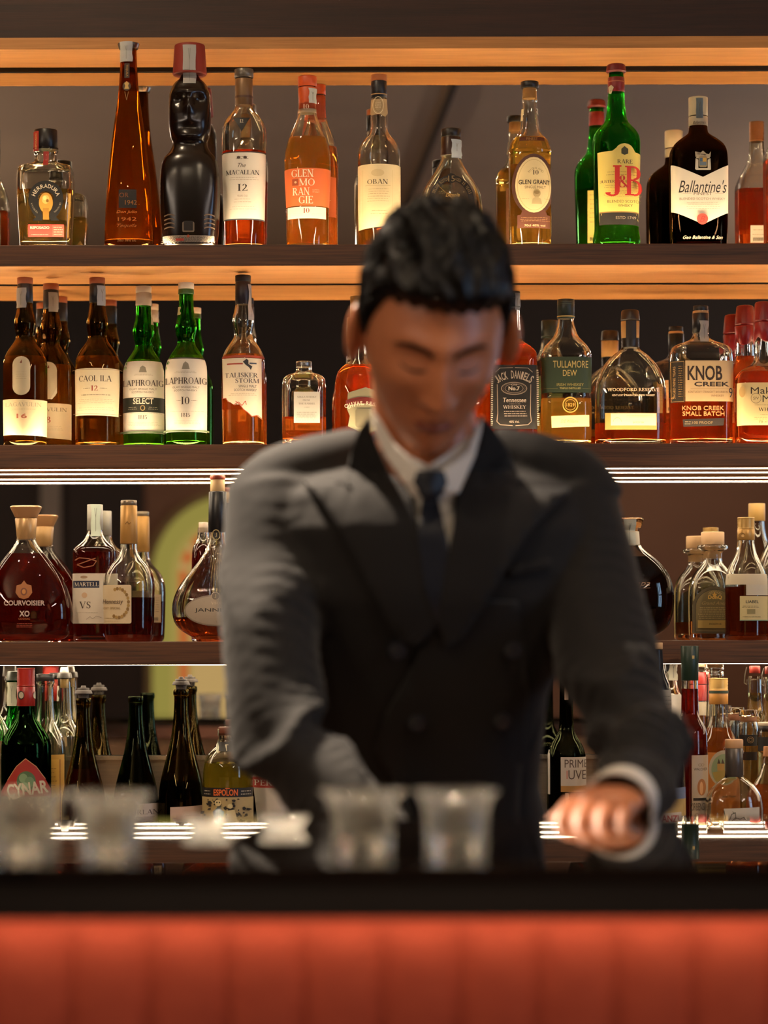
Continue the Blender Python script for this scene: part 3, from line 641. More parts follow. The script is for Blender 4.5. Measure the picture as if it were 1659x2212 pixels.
b.art('crest', Sheet().poly([(1500, 345), (1530, 345), (1528, 336), (1532, 330), (1531, 342), (1524, 336), (1515, 328), (1507, 336), (1499, 342), (1498, 330), (1502, 336)], 'a89c84').rrect(1506, 340, 1524, 364, 4, '8a7a5c').rect(1508, 344, 1514, 352, '3a5a7a').rect(1515, 344, 1522, 352, 'b8923c').rect(1508, 353, 1522, 360, '5a6a7a').poly([(1499, 345), (1505, 348), (1505, 368), (1498, 369)], 'b8b0a0').poly([(1531, 345), (1525, 348), (1525, 368), (1532, 369)], 'b8b0a0').rect(1500, 366, 1531, 370, 'c0b8a4'))
b.art('base_script', Sheet().text('Geo Ballantine & Son', 1515, 515, 7, 'a89a86', 86, 'sans', shear=.4), thick=.0004)
b = B('whisky_bottle', 'square red labelled whisky bottle cut off at the right end of the topmost shelf', 1702, 4.63, 1, [(545, 46), (350, 48), (330, 46), (300, 30, .6), (275, 18, 0), (200, 16, 0)], 'clear', 'orange', 348, .9, 6, group=R1)
b.cap('cap', 190, 236, 17.5, c='8a5a34', metal=.5, ridges=5); b.art('label', Sheet().rect(1657, 340, 1748, 430, 'a02818').rect(1657, 336, 1748, 342, 'b8944c').rect(1657, 430, 1748, 440, 'd8b878')); b.back(1680, 430, 1715, 470, 'c8c0ac', 2)

# ---- second shelf ---------------------------------------------
R2 = 'bottles standing on the shelf behind the head'
def malt(label, cx, y0, hw, shell, liq, level, capc, foil, D=4.63, dy=0, name='whisky_bottle', ye=None, foil_end=None):
    q = y0
    b = B(name, label, cx, D, 2, [(975, hw-1), (960, hw), (860, hw), (q+195, hw), (q+178, hw-1), (q+160, hw*.82, 1), (q+143, hw*.55, 1), (q+133, hw*.42, .5), (q+122, hw*.41, 0), (q+110, 23, 0), (q+92, 23.5, 0), (q+72, 18, 0), (q+56, 16, 0), (q+14, 15, 0)], shell, liq, level, 1, 2, 2.8, 9, group=R2)
    b.cap('cork_top', q, q+14, 17, c=capc, rough=.6, bev=1.2); b.cap('capsule', q+14, foil_end or q+55, 16.6, 17.4, foil, .4)
    return b
b = malt('dark olive whisky bottle with cream oval and label, leftmost on the second shelf', 56, 600, 48, 'lag', 'honey', 772, '9a5634', '1a1c24', 4.61); b.tape(38, 60, (620, 663), '9a9894', 1)
b.art('oval_label', Sheet().rrect(33, 771, 71, 855, 18.5, 'c4b696').poly([(49, 786), (53, 778), (54, 786)], '7a3a20').greek(40, 803, 65, 822, 4, 'a89a7c', .6))
b.art('label', Sheet().poly([(9, 863), (104, 865), (103, 943), (10, 940)], 'e0cfa6').text('LAGAVULIN', 55, 875, 9, 'b8a888', 78).greek(28, 882, 82, 888, 1, 'c0ad88').text('16', 53, 900, 10, 'b8684c', 22)); b.back(30, 780, 82, 900)
b = malt('olive whisky bottle with a figure 8 label half hidden behind the leftmost one', 112, 613, 44, 'lag', 'honey', 790, '9a5634', '1a1c24', 4.692); b.tape(108, 127, (630, 672), '9a9894', 1, seed=5); b.tape(85, 95, (672, 688), 'a8a49c')
b.art('oval_label', Sheet().rrect(90, 783, 128, 864, 18, 'c4b696').poly([(107, 797), (111, 790), (112, 797)], '7a3a20').poly([(128, 838), (128, 850), (118, 864), (114, 864)], 'd8cbb0'))
b.art('label', Sheet().poly([(68, 872), (156, 873), (156, 950), (68, 946)], 'dccca6').text('LAGAVULIN', 108, 886, 8.5, '8a7a5c', 80).text('8', 110, 908, 13, 'a83a28', 9).greek(84, 920, 140, 932, 3, 'b8a684', .7))
b = malt('brown glass whisky bottle with plain cream label and red figure 12', 212, 600, 48, 'lag', 'honey', 772, '9a5634', '14161c'); b.tape(213, 233, (615, 658), '9aa0a8', 1); b.back(190, 800, 236, 900)
b.art('label', Sheet().poly([(164, 797), (261, 797), (258, 900), (166, 898)], 'dccfae').text('CAOL ILA', 210, 819, 13, '4a3a2c', 70).text('12', 209, 840, 11, 'a03024', 14).greek(184, 838, 199, 842, 1, '7a6a54').greek(219, 838, 236, 842, 1, '7a6a54').greek(176, 852, 242, 857, 1, '6a5a48', 1.1).greek(172, 862, 250, 874, 3, 'a8987c', .6).greek(172, 880, 250, 890, 2, 'a8987c', .6).line([(165, 800), (260, 800)], .7, '8a6a50').line([(167, 895), (258, 897)], .7, '8a6a50'))
b = malt('green whisky bottle with a black banded white label and white capsule', 312, 619, 44.5, 'laph', 'grn', 780, 'c8bca8', 'b8ad9c', 4.66, foil_end=661); b.tape(328, 340, (632, 700), 'b8b09c', 2.5)
b.art('label', Sheet().rect(268, 781, 358, 937, WHITE).rect(268, 860, 358, 892, '23261f').poly([(304, 806), (307, 795), (312, 791), (318, 795), (321, 806)], '8a8474').greek(292, 809, 334, 813, 2, 'a0947e', .6).text('LAPHROAIG', 312, 829, 13.5, '3a2a24', 84).text('ISLAY SINGLE MALT', 313, 842, 4, '6a5c4e', 56, 'sans').text('SCOTCH WHISKY', 312, 849, 4, '6a5c4e', 46, 'sans').text('SELECT', 313, 868, 13, 'd8d0bc', 42, 'sans', .04).greek(281, 879, 301, 887, 2, 'b8b09c').greek(323, 879, 343, 887, 2, 'b8b09c').ringo(312, 883, 5, 6, 1.6, 'a08a5c').greek(276, 893, 350, 896, 1, 'a0947e', .6).text('1815', 312, 903, 8.5, '4a3c30', 17).greek(280, 913, 346, 922, 3, 'b0a48e', .6).rect(268, 933, 358, 937, '5a6a4c')); b.back(290, 790, 334, 900)
b = malt('green whisky bottle with tall white label and figure 10, white cap', 404, 611, 45, 'laph', 'grn', 770, 'd0c6b4', '2f5a24', 4.61, foil_end=636)
b.tape(381, 393, (661, 678), 'b8b08c'); b.back(382, 785, 426, 900)
b.art('label', Sheet().rect(359, 775, 450, 934, WHITE).rect(359, 773, 450, 776, '2a2420').poly([(396, 799), (399, 787), (404, 782), (410, 787), (413, 799)], '8a8474').greek(380, 802, 428, 808, 2, 'a0947e', .6).text('LAPHROAIG', 404, 824, 14.5, '3a2a24', 86).text('ISLAY SINGLE MALT', 405, 838, 4, '6a5c4e', 56, 'sans').text('SCOTCH WHISKY', 404, 845, 4, '6a5c4e', 48, 'sans').text('10', 403.5, 867, 16, '3a2a24', 17).greek(385, 865, 394, 869, 1, '8a7c6a').greek(414, 865, 428, 869, 1, '8a7c6a').greek(366, 888, 444, 892, 1, 'a0947e', .6).text('1815', 404, 898, 8.5, '4a3c30', 18).greek(378, 909, 432, 918, 3, 'b0a48e', .6).rect(359, 930, 450, 934, '5a6a4c'))
b = malt('clear whisky bottle with ragged map edged label and dark blue capsule', 527, 595, 47, 'clear', 'amber', 768, '17141c', '1a1420', foil_end=658); b.tape(538, 549, (612, 690), '9a9aa0', 1.5); b.back(505, 780, 552, 880)
b.art('label', Sheet().poly([(482, 775), (567, 775), (567, 906), (556, 898), (545, 901), (537, 893), (528, 886), (520, 875), (512, 868), (508, 876), (500, 870), (494, 868), (491, 860), (484, 860)], 'd8ccb8').rect(480, 769, 574, 774, 'a0402c').rect(493, 786, 527, 789, 'a03a2a').rect(541, 785, 556, 788, '3a4458').poly([(527, 783), (533, 786), (535, 777), (539, 780), (539, 788), (547, 793), (544, 801), (540, 795), (533, 790)], '1d2028').text('TALISKER', 524, 812, 10.5, '4a4448', 70).text('STORM', 536, 824, 10, '4a4448', 50).text('SINGLE MALT', 537, 836, 5.5, '3a3c48', 38, 'sans', .03).text('SCOTCH WHISKY', 532, 844, 5.5, '3a3c48', 48, 'sans', .03).greek(497, 850, 555, 857, 2, 'a0907c', .7).line([(508, 876), (518, 870), (525, 878), (532, 868), (534, 876)], 1.5, 'b0442c').line([(512, 868), (520, 875), (528, 886), (537, 893), (545, 901), (556, 898), (566, 906)], 1.5, 'b0442c').line([(484, 861), (491, 861), (500, 871)], 1, 'b0442c'))
b = B('whisky_bottle', 'small square clear whisky bottle with silver screw cap and small grey label', 658, 4.63, 2, [(975, 46), (955, 47.5), (830, 48), (818, 44), (811, 34, .9), (806, 20, .2), (803, 17.5, 0), (790, 17, 0)], 'clear', 'amber', 903, .95, 7, 3.6, 12, group=R2)
b.cap('screw_cap', 781, 794, 17.5, c='8c8a88', rough=.3, metal=.9, ridges=3)
b.art('label', Sheet().rect(636, 848, 692, 915, 'b4b0a8').text('NIKKA WHISKY', 664, 859, 4, '6a6660', 42).text('FROM', 663, 866, 3.8, '6a6660', 15).text('THE BARREL', 664, 873.5, 3.8, '6a6660', 36).greek(657, 879, 671, 883, 1, '7a766e').greek(640, 890, 686, 911, 5, '7a766e', .8)); b.back(640, 845, 680, 900)
b = B('whisky_bottle', 'rounded amber whisky bottle with silver crest label beside the left ear', 775, 4.63, 2, [(975, 49), (900, 52), (840, 52), (812, 48), (798, 40, .9), (786, 26, .6), (776, 19, .2), (745, 17, 0), (700, 15.5, 0), (660, 15, 0)], 'clear', 'orange', 790, .85, 2.6, group=R2)
b.cap('capsule', 640, 700, 16.5, 17.5, '8a7450', .4, .5); b.tape(753, 760, (725, 775), 'b0aca0', 1)
b.art('label', Sheet().poly([(752, 850), (790, 838), (826, 850), (822, 925), (790, 940), (752, 922), (756, 900), (750, 885)], '8a8468').arch('CHIVAS REGAL', 790, 960, 88, 9, 'e0d4bc', 117, 66, bold=.03).poly([(749, 872), (760, 868), (790, 861), (790, 860), (760, 866), (749, 871)], '5a1a14').rrect(768, 884, 815, 925, 6, '6a6450'))
b.art('banner', Sheet().band([(748+i*8, 868-7*math.sin(i/9*PI)-2) for i in range(10)], [(748+i*8, 882-7*math.sin(i/9*PI)-2) for i in range(10)], '6a1c16').arch('CHIVAS REGAL', 784, 972, 100, 8, 'e0d4bc', 113, 67, bold=.03), off=.0009)
b = B('whiskey_bottle', 'textured amber glass bottle mostly hidden between the jaw and black labelled bottle', 1018, 4.66, 2, [(975, 40), (860, 42), (830, 36), (810, 18, 0), (760, 16, 0)], 'clear', 'orange', 830, .9, 2.6, flute=(18, .04), group=R2)
b.cap('stopper', 744, 762, 18, c='1a1412')
b = B('whiskey_bottle', 'square amber whiskey bottle with black label and black cap beside the right ear', 1108, 4.63, 2, [(975, 50), (955, 51.5), (775, 52), (762, 50), (748, 36, .9), (738, 22, .4), (728, 19, 0), (700, 17, 0), (680, 16.5, 0), (640, 15, 0)], 'clear', 'orange', 742, .9, 7, 3, 10, group=R2)
b.cap('cap', 630, 644, 17.5, c='100e0d'); b.cap('capsule', 645, 664, 18, 18.5, '14110f', .35); b.tape(1113, 1123, (631, 668), '8c9298', .8); b.tape(1113, 1127, (712, 730), '7a8088', 1)
sh = Sheet().rect(1058, 790, 1160, 928, '15110f').ringo(1108, 862, 0, 0, 0, '15110f')
for s_ in (-1, 1):
    sh.line([(1108+s_*2, 796), (1108+s_*30, 797), (1108+s_*40, 806)], 1.4, '8f7f70'); sh.line([(1108+s_*36, 832), (1108+s_*35, 895), (1108+s_*37, 912), (1108+s_*30, 919), (1108+s_*3, 921)], 1.6, '8f7f70')
sh.arch('JACK DANIELS', 1108, 880, 69, 17, 'a89888', 125, 55, bold=.05).ringo(1108, 841, 28, 14, 1.6, '8f7f70').ringo(1108, 841, 20, 10, 1, '8f7f70').ringo(1108, 841, 24, 12, .6, '6f6054').text('Old', 1108, 833, 4, 'b0a090', 12, 'sans').text('No.7', 1108, 841, 8.5, 'c8baa8', 24, 'sans', .05).text('Tennessee', 1109, 866, 10, 'b8a898', 50, 'sans', .02, .1).greek(1095, 873, 1122, 876, 1, '8f7f70', 1.2).text('WHISKEY', 1109, 881, 7.5, 'b8a898', 50).greek(1083, 888, 1136, 903, 3, 'a09080', 1.5).text('40% Vol.', 1108, 913, 5, 'a89888', 22, 'sans', .03)
sh.greek(1062, 800, 1065, 922, 30, 'c0b4a4', 1.6).greek(1152.5, 800, 1155.5, 922, 30, 'c0b4a4', 1.6)
b.art('label', sh); b.art('back_label', Sheet().rect(1070, 800, 1146, 920, '15110f')) if False else None
b = B('whiskey_bottle', 'clear gold whiskey bottle with dark green label and dark green cap', 1224, 4.63, 2, [(975, 52), (955, 54), (868, 55), (860, 52.5), (775, 55), (762, 54), (748, 46, .9), (738, 36, .7), (728, 27, .4), (712, 21, .1), (690, 17.5, 0), (655, 16, 0)], 'clear', 'gold', 862, .62, 3.4, 3.2, 10, group=R2)
b.cap('cap', 647, 683, 18.5, c='14201c', rough=.4); b.cap('capsule', 683, 689, 18.7, c='1a2a20')
b.art('capsule_band', Sheet().rect(1205, 681, 1244, 683.5, 'b09a5c').rect(1205, 651, 1244, 652, '4a5a50').rect(1205, 655, 1244, 656, '4a5a50'), off=.0006); b.back(1195, 775, 1250, 845, '3a4a28', 4)
b.art('label', Sheet().rect(1170, 772, 1280, 849, '22311c').text('TULLAMORE', 1231, 788, 15, 'b8a060', 76, 'sans', .02).text('DEW', 1229, 807, 13, 'b8a060', 30, 'sans', .02).text('IRISH WHISKEY', 1230, 832, 6, '9a8a4c', 58, 'sans').text('TRIPLE DISTILLED', 1230, 840, 3.8, 'b0a060', 46, 'sans', .03).line([(1174, 840), (1203, 840)], .6, '7a7040').line([(1256, 840), (1277, 840)], .6, '7a7040'))
b.art('glass_seal', Sheet().ringo(1230, 876, 17, 17, 2, 'c8a04c').ringo(1230, 876, 12, 12, 1, 'b08c3c').text('1829', 1230, 876, 7, 'b08c3c', 18, 'sans'), thick=.0006)
b.art('lower_label', Sheet().poly([(1189, 900), (1271, 897), (1271, 922), (1190, 925)], 'd0c088').text('D.E.Williams', 1228, 911, 7, '8a7450', 38, 'sans', shear=.4).greek(1215, 918, 1242, 922, 1, '9a8a60', .7), off=.0006)
b = B('whiskey_bottle', 'wide flat arch shouldered whiskey flask with wood ringed black stopper', 1363, 4.63, 2, [(975, 74), (955, 77), (850, 78), (822, 74), (795, 62), (775, 46, .9), (763, 32, .8), (756, 21, .4), (750, 18.5, 0), (735, 18, 0)], 'clear', 'orange', 915, .42, 3, 3.4, 12, group=R2)
b.cap('stopper_top', 670, 694, 19, 20.5, '2a1c14', .35, bev=3); b.cap('wood_ring', 694, 731, 20, 19.5, 'a8824c', .5); b.cap('collar', 731, 752, 19.5, 19.5, '16110f', .35, ridges=3)
b.art('collar_band', Sheet().rect(1352, 692, 1374, 732, '1a1412'), off=.0006)
b.art('script', Sheet().text('WOODFORD RESERVE', 1366, 843, 7, 'd8b898', 112).text('KENTUCKY STRAIGHT BOURBON WHISKEY', 1366, 855, 3.6, 'd8c0a0', 92, 'sans', .03), thick=.0004)
b.art('label', Sheet().rect(1305, 893, 1416, 929, 'c08040').rect(1317, 894, 1415, 920, 'd4c69c').ringo(1331, 912, 9, 9, .8, '8a7c58', 0, 180).greek(1346, 897, 1412, 904, 2, 'a89868', .6).text('BATCH 084', 1376, 914, 3.5, '7a6c4c', 24, 'sans'))
b = B('whiskey_bottle', 'square whiskey flask with cream label, black side strip and black capsule', 1515, 4.63, 2, [(975, 65), (955, 67), (900, 66), (860, 68), (765, 68.5), (750, 62), (743, 46, .9), (738, 30, .7), (732, 20, .3), (722, 16, 0), (670, 16, 0)], 'clear', 'orange', 860, .5, 4.5, 3.4, 12, group=R2)
b.cap('cap', 661, 672, 16, c='0f1014'); b.cap('capsule', 677, 720, 18, 17.5, '101116', .35); b.cap('cork_ring', 672, 678, 17, c='b08858', rough=.7); b.tape(1511, 1529, (692, 738), 'a8a49c', 2)
b.art('label', Sheet().rect(1477, 780, 1582, 868, 'c8ab80').text('KNOB', 1519, 807, 32, '2e1f18', 75, 'sans', .05).text('CREEK', 1534, 831, 10, '2e1f18', 76, 'sans', .06).line([(1488, 841), (1570, 841)], .6, '8a6c4c').text('KENTUCKY STRAIGHT BOURBON', 1526, 848, 4.5, '7a5a40', 86, 'sans').text('WHISKEY', 1546, 856, 4.5, '7a5a40', 28, 'sans').text('9', 1575, 849, 21, '2a3048', 8, 'sans'))
b.art('side_label', Sheet().poly([(1446, 781), (1476, 780), (1476, 870), (1447, 871)], '241a10').line([(1448, 783), (1474, 782), (1474, 868), (1449, 869), (1448, 783)], 1, 'a8844c').text('AGED NINE YEARS', 1454, 826, 5, 'b8945c', 66, 'sans', rot=-PI/2).greek(1462, 790, 1471, 860, 14, 'a08048', 1.4).text('9', 1454, 861, 7, 'c8a060', 4, 'sans', rot=-PI/2)); b.back(1485, 785, 1545, 860, 'c09868')
b.art('lower_label', Sheet().poly([(1471, 907), (1561, 904), (1559, 920), (1473, 923)], '241a14').text('100 PROOF', 1514, 914, 5.5, '8a7450', 44, 'sans').greek(1475, 910, 1490, 919, 2, 'a89878'), off=.0006)
b.art('embossing', Sheet().text('KNOB CREEK', 1515, 883, 9, 'd88a54', 90, 'sans').text('SMALL BATCH', 1516, 895, 9, 'd88a54', 90, 'sans'), thick=.0007)
def waxed(label, cx, D, y0, hw, wob, front):
    b = B('whiskey_bottle', label, cx, D, 2, [(975, hw-3), (955, hw-1), (830, hw), (812, hw-3), (800, hw-12, .9), (790, 30, .6), (780, 21, .2), (765, 18.5, 0), (y0+10, 17, 0)], 'clear', 'orange', 806 if front else 770, .8, 4, 3, 10, group=R2)
    b.cap('wax_seal', y0, y0+44, 18.5, 22, '7c1418', .35, bev=4, seg=24); b.cap('wax_skirt', y0+44, y0+77, 22, 20.5, '84161a', .35, bev=2)
    r = random.Random(cx); o = b.root.children[-1]
    for v in o.data.vertices:
        if v.co.z < b.z(y0+70): v.co.z -= abs(math.sin(math.atan2(v.co.y, v.co.x)*1.5+wob))*.008
    return b
b = waxed('whiskey bottle with dripping red wax seal at the right end of the second shelf', 1651, 4.62, 652, 62, .4, True)
b.art('label', Sheet().rect(1588, 828, 1712, 920, 'd0ba86').text("Maker's", 1656, 845, 15, '2e2016', 82, 'sans', .03).text('Mark', 1666, 863, 15, '2e2016', 52, 'sans', .03).ringo(1626, 862, 11, 11, .8, '5a4834').text('SIV', 1626, 862, 6, '5a4834', 12, 'sans').greek(1617, 874, 1700, 879, 1, '8a7450', .8).text('WHISKY', 1656, 886, 7.5, '2e2016', 50).greek(1630, 895, 1690, 900, 1, '8a7450', .7).greek(1616, 902, 1700, 909, 2, '8a7450', .8).text('70 cl', 1640, 913, 5, '3a2c20', 18, 'sans').oval(1600, 848, 5, 12, 'b89860')); b.back(1625, 835, 1680, 910, 'c8b07c')
b = waxed('second wax sealed whiskey bottle standing behind, between the square flask and the shelf end', 1611, 4.715, 660, 50, 1.2, False)
b.art('label', Sheet().rect(1565, 840, 1658, 915, 'c8b07c').text("Maker's", 1612, 856, 12, '2e2016', 64, 'sans', .03).greek(1572, 870, 1650, 905, 5, '8a7450'))
# ---- third shelf ---------------------------------------------
R3 = 'bottles standing on the lit shelf at chest height'
b = B('cognac_decanter', 'teardrop cognac decanter with flared stopper at the left end of the third shelf', 57, 4.62, 3, [(1390, 72), (1378, 88), (1355, 99), (1325, 102), (1290, 96), (1250, 80), (1215, 56, .9), (1190, 35, .7), (1175, 24, .4), (1160, 19.5, 0), (1146, 19, 0)], 'clear', 'red', 1196, .45, 2.3, 4, 14, group=R3)
b.cap('collar', 1119, 1166, 24, 20, 'c09a68', .3, .3, bev=2); b.cap('stopper', 1093, 1119, 34, 24, 'c89868', .3, .2, bev=3, n=3)
b.art('label', Sheet().text('COURVOISIER', 57, 1303, 11, 'b8a498', 88, 'sans', .05).text('XO', 57.5, 1326, 12.5, 'c0b0a4', 22, 'sans', .06).text('COGNAC', 57, 1337, 4, 'a0582c', 25, 'sans').greek(40, 1345, 76, 1356, 3, '8a3c28'), thick=.0003)
b.art('crest', Sheet().oval(56, 1278, 11, 12, 'a8682c').poly([(40, 1265), (50, 1262), (56, 1254), (62, 1262), (72, 1265), (74, 1280), (66, 1291), (56, 1294), (46, 1291), (38, 1280)], '9a5c28').oval(56, 1278, 7, 8, '6a3414').oval(56, 1278, 4, 5, 'b87834'), thick=.0005)
b = B('cognac_bottle', 'cylindrical cognac bottle with white label and navy name band', 206, 4.67, 3, [(1390, 46), (1375, 47.5), (1200, 48), (1186, 47), (1177, 36, .9), (1168, 26, .5), (1158, 19, .1), (1145, 17, 0), (1100, 16, 0)], 'clear', 'red', 1182, .9, 3, 3, 10, group=R3)
b.cap('capsule', 1090, 1146, 17, 17.5, 'a8a498', .4, .4); b.tape(199, 218, (1089, 1158), 'b4c0ae', 1.5)
b.art('label', Sheet().rect(158.5, 1239, 253, 1347, 'd0c6b6').rect(161, 1255, 218, 1270, '1a2240').text('MARTELL', 190, 1262.5, 9, 'd8ccb8', 52).oval(185, 1247, 8, 3, 'a08468').oval(186, 1286, 6, 6, 'c8a888').text('VS', 187, 1307, 15, '4a3c34', 24).greek(165, 1322, 215, 1325, 1, 'a89a8a').line([(190, 1338), (198, 1332), (203, 1337), (212, 1331), (222, 1334)], .7, '7a6c60')); b.art('emblem', Sheet().line([(165, 1210), (175, 1205), (195, 1207), (212, 1212), (205, 1222), (185, 1226), (170, 1220), (190, 1213), (210, 1206)], 1.4, '9a6040'), thick=.0006)
b = B('cognac_bottle', 'bulb shouldered cognac bottle with leafy gold label and long gold capsule', 279, 4.59, 3, [(1390, 50), (1375, 53), (1290, 55.5), (1262, 56), (1240, 52), (1222, 42, .9), (1208, 28, .5), (1196, 20, .2), (1180, 18, 0), (1095, 17, 0)], 'clear', 'red', 1291, .9, 2.3, 3, 12, group=R3)
b.cap('cap_top', 1081, 1092, 17.5, c='8a7c68', metal=.5, rough=.3); b.cap('capsule', 1092, 1175, 18, 19, 'c09250', .4, .35)
b.art('capsule_emblem', Sheet().line([(272, 1132), (277, 1126), (280, 1132), (284, 1128)], 1.6, '8a6428'), off=.0006)
sh = Sheet().rrect(223, 1264, 287, 1347, 4, 'd0bc98')
for i in range(16):
    a = math.radians(110-i*15); sh.oval(259+22*math.cos(a), 1303-31*math.sin(a), 3.4, 4.2, '8a6a38' if i % 2 else 'a8884c', 6)
b.art('label', sh.text('Hennessy', 247, 1301, 13, '4a3424', 44, 'sans', shear=.15).text('VERY SPECIAL', 244, 1314, 5, '8a7040', 40, 'sans').greek(228, 1333, 250, 1338, 1, '8a7040').greek(228, 1340, 262, 1344, 1, 'a89060', .6)); b.back(285, 1275, 325, 1340, 'b8a07c')
b = B('armagnac_bottle', 'fluted onion shaped armagnac bottle with oval silver label beside the left sleeve', 471, 4.60, 3, [(1390, 48), (1378, 68), (1355, 90), (1322, 99), (1290, 95), (1258, 78), (1228, 54, .9), (1205, 36, .7), (1185, 25, .4), (1165, 20, 0), (1120, 17, 0), (1070, 16, 0)], 'clear', 'rum', 1333, .5, 2.2, 3.6, 12, flute=(40, .035), group=R3, seg=120)
b.cap('wax_top', 1027, 1036, 16.5, c='b0583c'); b.cap('cork', 1036, 1062, 15.5, 16, 'd0b080', .7); b.cap('capsule', 1062, 1150, 19, 20.5, '15161a', .35, bev=1.5); b.art('capsule_seal', Sheet().ringo(468, 1155, 9, 12, 2.2, '9a8a60').oval(468, 1155, 5.5, 8, '1a1a1c').text('J', 468, 1155, 9, 'a89868', 4), off=.0008)
b.art('label', Sheet().oval(470, 1319, 69, 34, '8a7c6c').oval(470, 1319, 66, 31, 'a39684').text('JANNEAU', 468, 1319, 10, '2a2420', 90, 'sans', .02).text('VSOP', 470, 1303, 6, 'c8b8a0', 24).oval(467, 1288, 9, 9, '6a5e50').ringo(467, 1288, 9, 9, 1.2, 'b0a088').text('J', 467, 1288, 8, 'b8a888', 4), off=.0025)
b = B('brandy_bottle', 'small dark bottle with cream cap peeking out behind the fluted onion bottle', 440, 4.715, 3, [(1390, 26), (1200, 26), (1180, 22), (1165, 13, 0), (1140, 12, 0)], 'clear', 'red', 1175, 1, 2, group=R3)
b.cap('cap', 1128, 1150, 10, c='c8b49c')
b = B('rum_bottle', 'big round dark rum decanter with crystal stopper beside the right sleeve', 1362, 4.61, 3, [(1392, 40), (1382, 62), (1360, 80), (1325, 93), (1285, 96), (1248, 88), (1220, 70), (1203, 50, .9), (1190, 32, .7), (1178, 22, .3), (1165, 18, 0), (1150, 18, 0)], 'clear', 'deep', 1203, .45, 2.05, 4, 8, group=R3)
b.cap('neck_wrap', 1148, 1178, 19, 21, 'b8b09c', .6); b.cap('stopper', 1119, 1140, 30, 24, 'c8b8a0', .2, mat=glass('f0e4d0', 1.5), bev=3, seg=14); b.cap('stopper_cork', 1126, 1150, 17, 16, 'b08050', .7); b.tape(1346, 1371, (1122, 1178), 'b8bcae', 1)
b.art('script', Sheet().text('Zacapa', 1366, 1262, 16, '8a6a4c', 68, 'sans', shear=.4).line([(1345, 1272), (1400, 1270)], .8, '8a6a4c'), thick=.0003)
def lipdec(label, cx, D, yo=0, full=True):
    b = B('rum_bottle', label, cx, D, 3, [(1392, 49), (1375, 50.5), (1280, 51.5), (1258, 49), (1240, 40), (1228, 30, .8), (1218, 22, .4), (1210, 20, 0), (1190, 20, 0), (1187, 32, 0), (1182, 34, 0), (1178, 31, 0)], 'clear', 'amber', 1342, .85, 4, 3.6, 12, group=R3)
    b.cap('cork', 1176, 1207, 17.5, 16.5, 'c8a070', .8); b.cap('wooden_stopper', 1149, 1177, 25, 25, 'd0a97c', .6, bev=2); return b
b = lipdec('square rum bottle with dark arched label and wooden stopper', 1540, 4.69)
A_ = [(1492, 1368)]+[(1538-46*math.cos(PI*i/14), 1309-42*math.sin(PI*i/14)) for i in range(15)]+[(1584, 1370)]
B_ = [(1497, 1364)]+[(1538-41*math.cos(PI*i/14), 1310-37*math.sin(PI*i/14)) for i in range(15)]+[(1579, 1365)]
b.art('label', Sheet().poly(A_, '4a3f26').poly(B_, '2e281a').poly([(x*.97+46, y*.985+20.2) for x, y in B_], '6a5c38').arch('SERRALLES', 1538, 1293, 15, 5, 'a8905c', 150, 30).text('DonQ', 1538, 1291, 9, 'd0a850', 30, 'sans', .06).poly([(1537, 1278), (1539, 1283), (1543, 1283), (1540, 1286), (1541, 1290), (1537, 1287), (1533, 1290), (1534, 1286), (1531, 1283), (1535, 1283)], 'c89c48').text('Grand Anejo', 1538, 1304, 9, '9a8454', 56, 'sans', shear=.4).greek(1502, 1311, 1576, 1338, 6, 'b09c68', 1.1).rect(1503, 1340, 1573, 1357, '9a8040').text('RESERVE', 1538, 1348, 4, '4a3c1c', 26, 'sans'))
b = B('rum_bottle', 'clear rum bottle with gold screw cap showing the back of its label', 1612, 4.585, 3, [(1392, 45), (1270, 46), (1245, 45), (1222, 36, .9), (1205, 26, .4), (1190, 21, .1), (1170, 17.5, 0), (1130, 16, 0)], 'clear', 'rum', 1268, .95, 2.2, group=R3)
b.cap('screw_cap', 1118, 1143, 18.5, c='c8a05c', rough=.35, metal=.3, ridges=4); b.cap('capsule', 1143, 1167, 18.8, c='c09450', rough=.35, metal=.3); b.art('capsule_emblem', Sheet().oval(1601, 1156, 6, 6, '8a6428').oval(1603, 1157, 3, 3, 'd8b070'), off=.0006)
b.art('label', Sheet().rect(1564, 1240, 1656, 1263, 'c8bca0').rect(1605, 1263, 1656, 1286, 'c4bca8').rect(1592, 1288, 1656, 1340, 'c8b884').text('LIABEL', 1618, 1300, 6, '2a2a1c', 28, 'sans', .05).greek(1595, 1308, 1634, 1314, 2, '6a6040').rect(1607, 1316, 1624, 1326, '8a8054').greek(1595, 1330, 1636, 1335, 1, '6a6040').rect(1592, 1339, 1656, 1341, '7a9a84'))
b = B('rum_bottle', 'round clear bottle of dark rum cut off by the right edge of the third shelf', 1692, 4.648, 3, [(1392, 54), (1375, 57), (1240, 58), (1215, 54), (1190, 42, .9), (1160, 26, .4), (1130, 18, 0), (1090, 17, 0)], 'clear', 'rum', 1257, .9, 2.4, 4, group=R3)
b.cap('cap', 1070, 1110, 19, c='c8a05c')

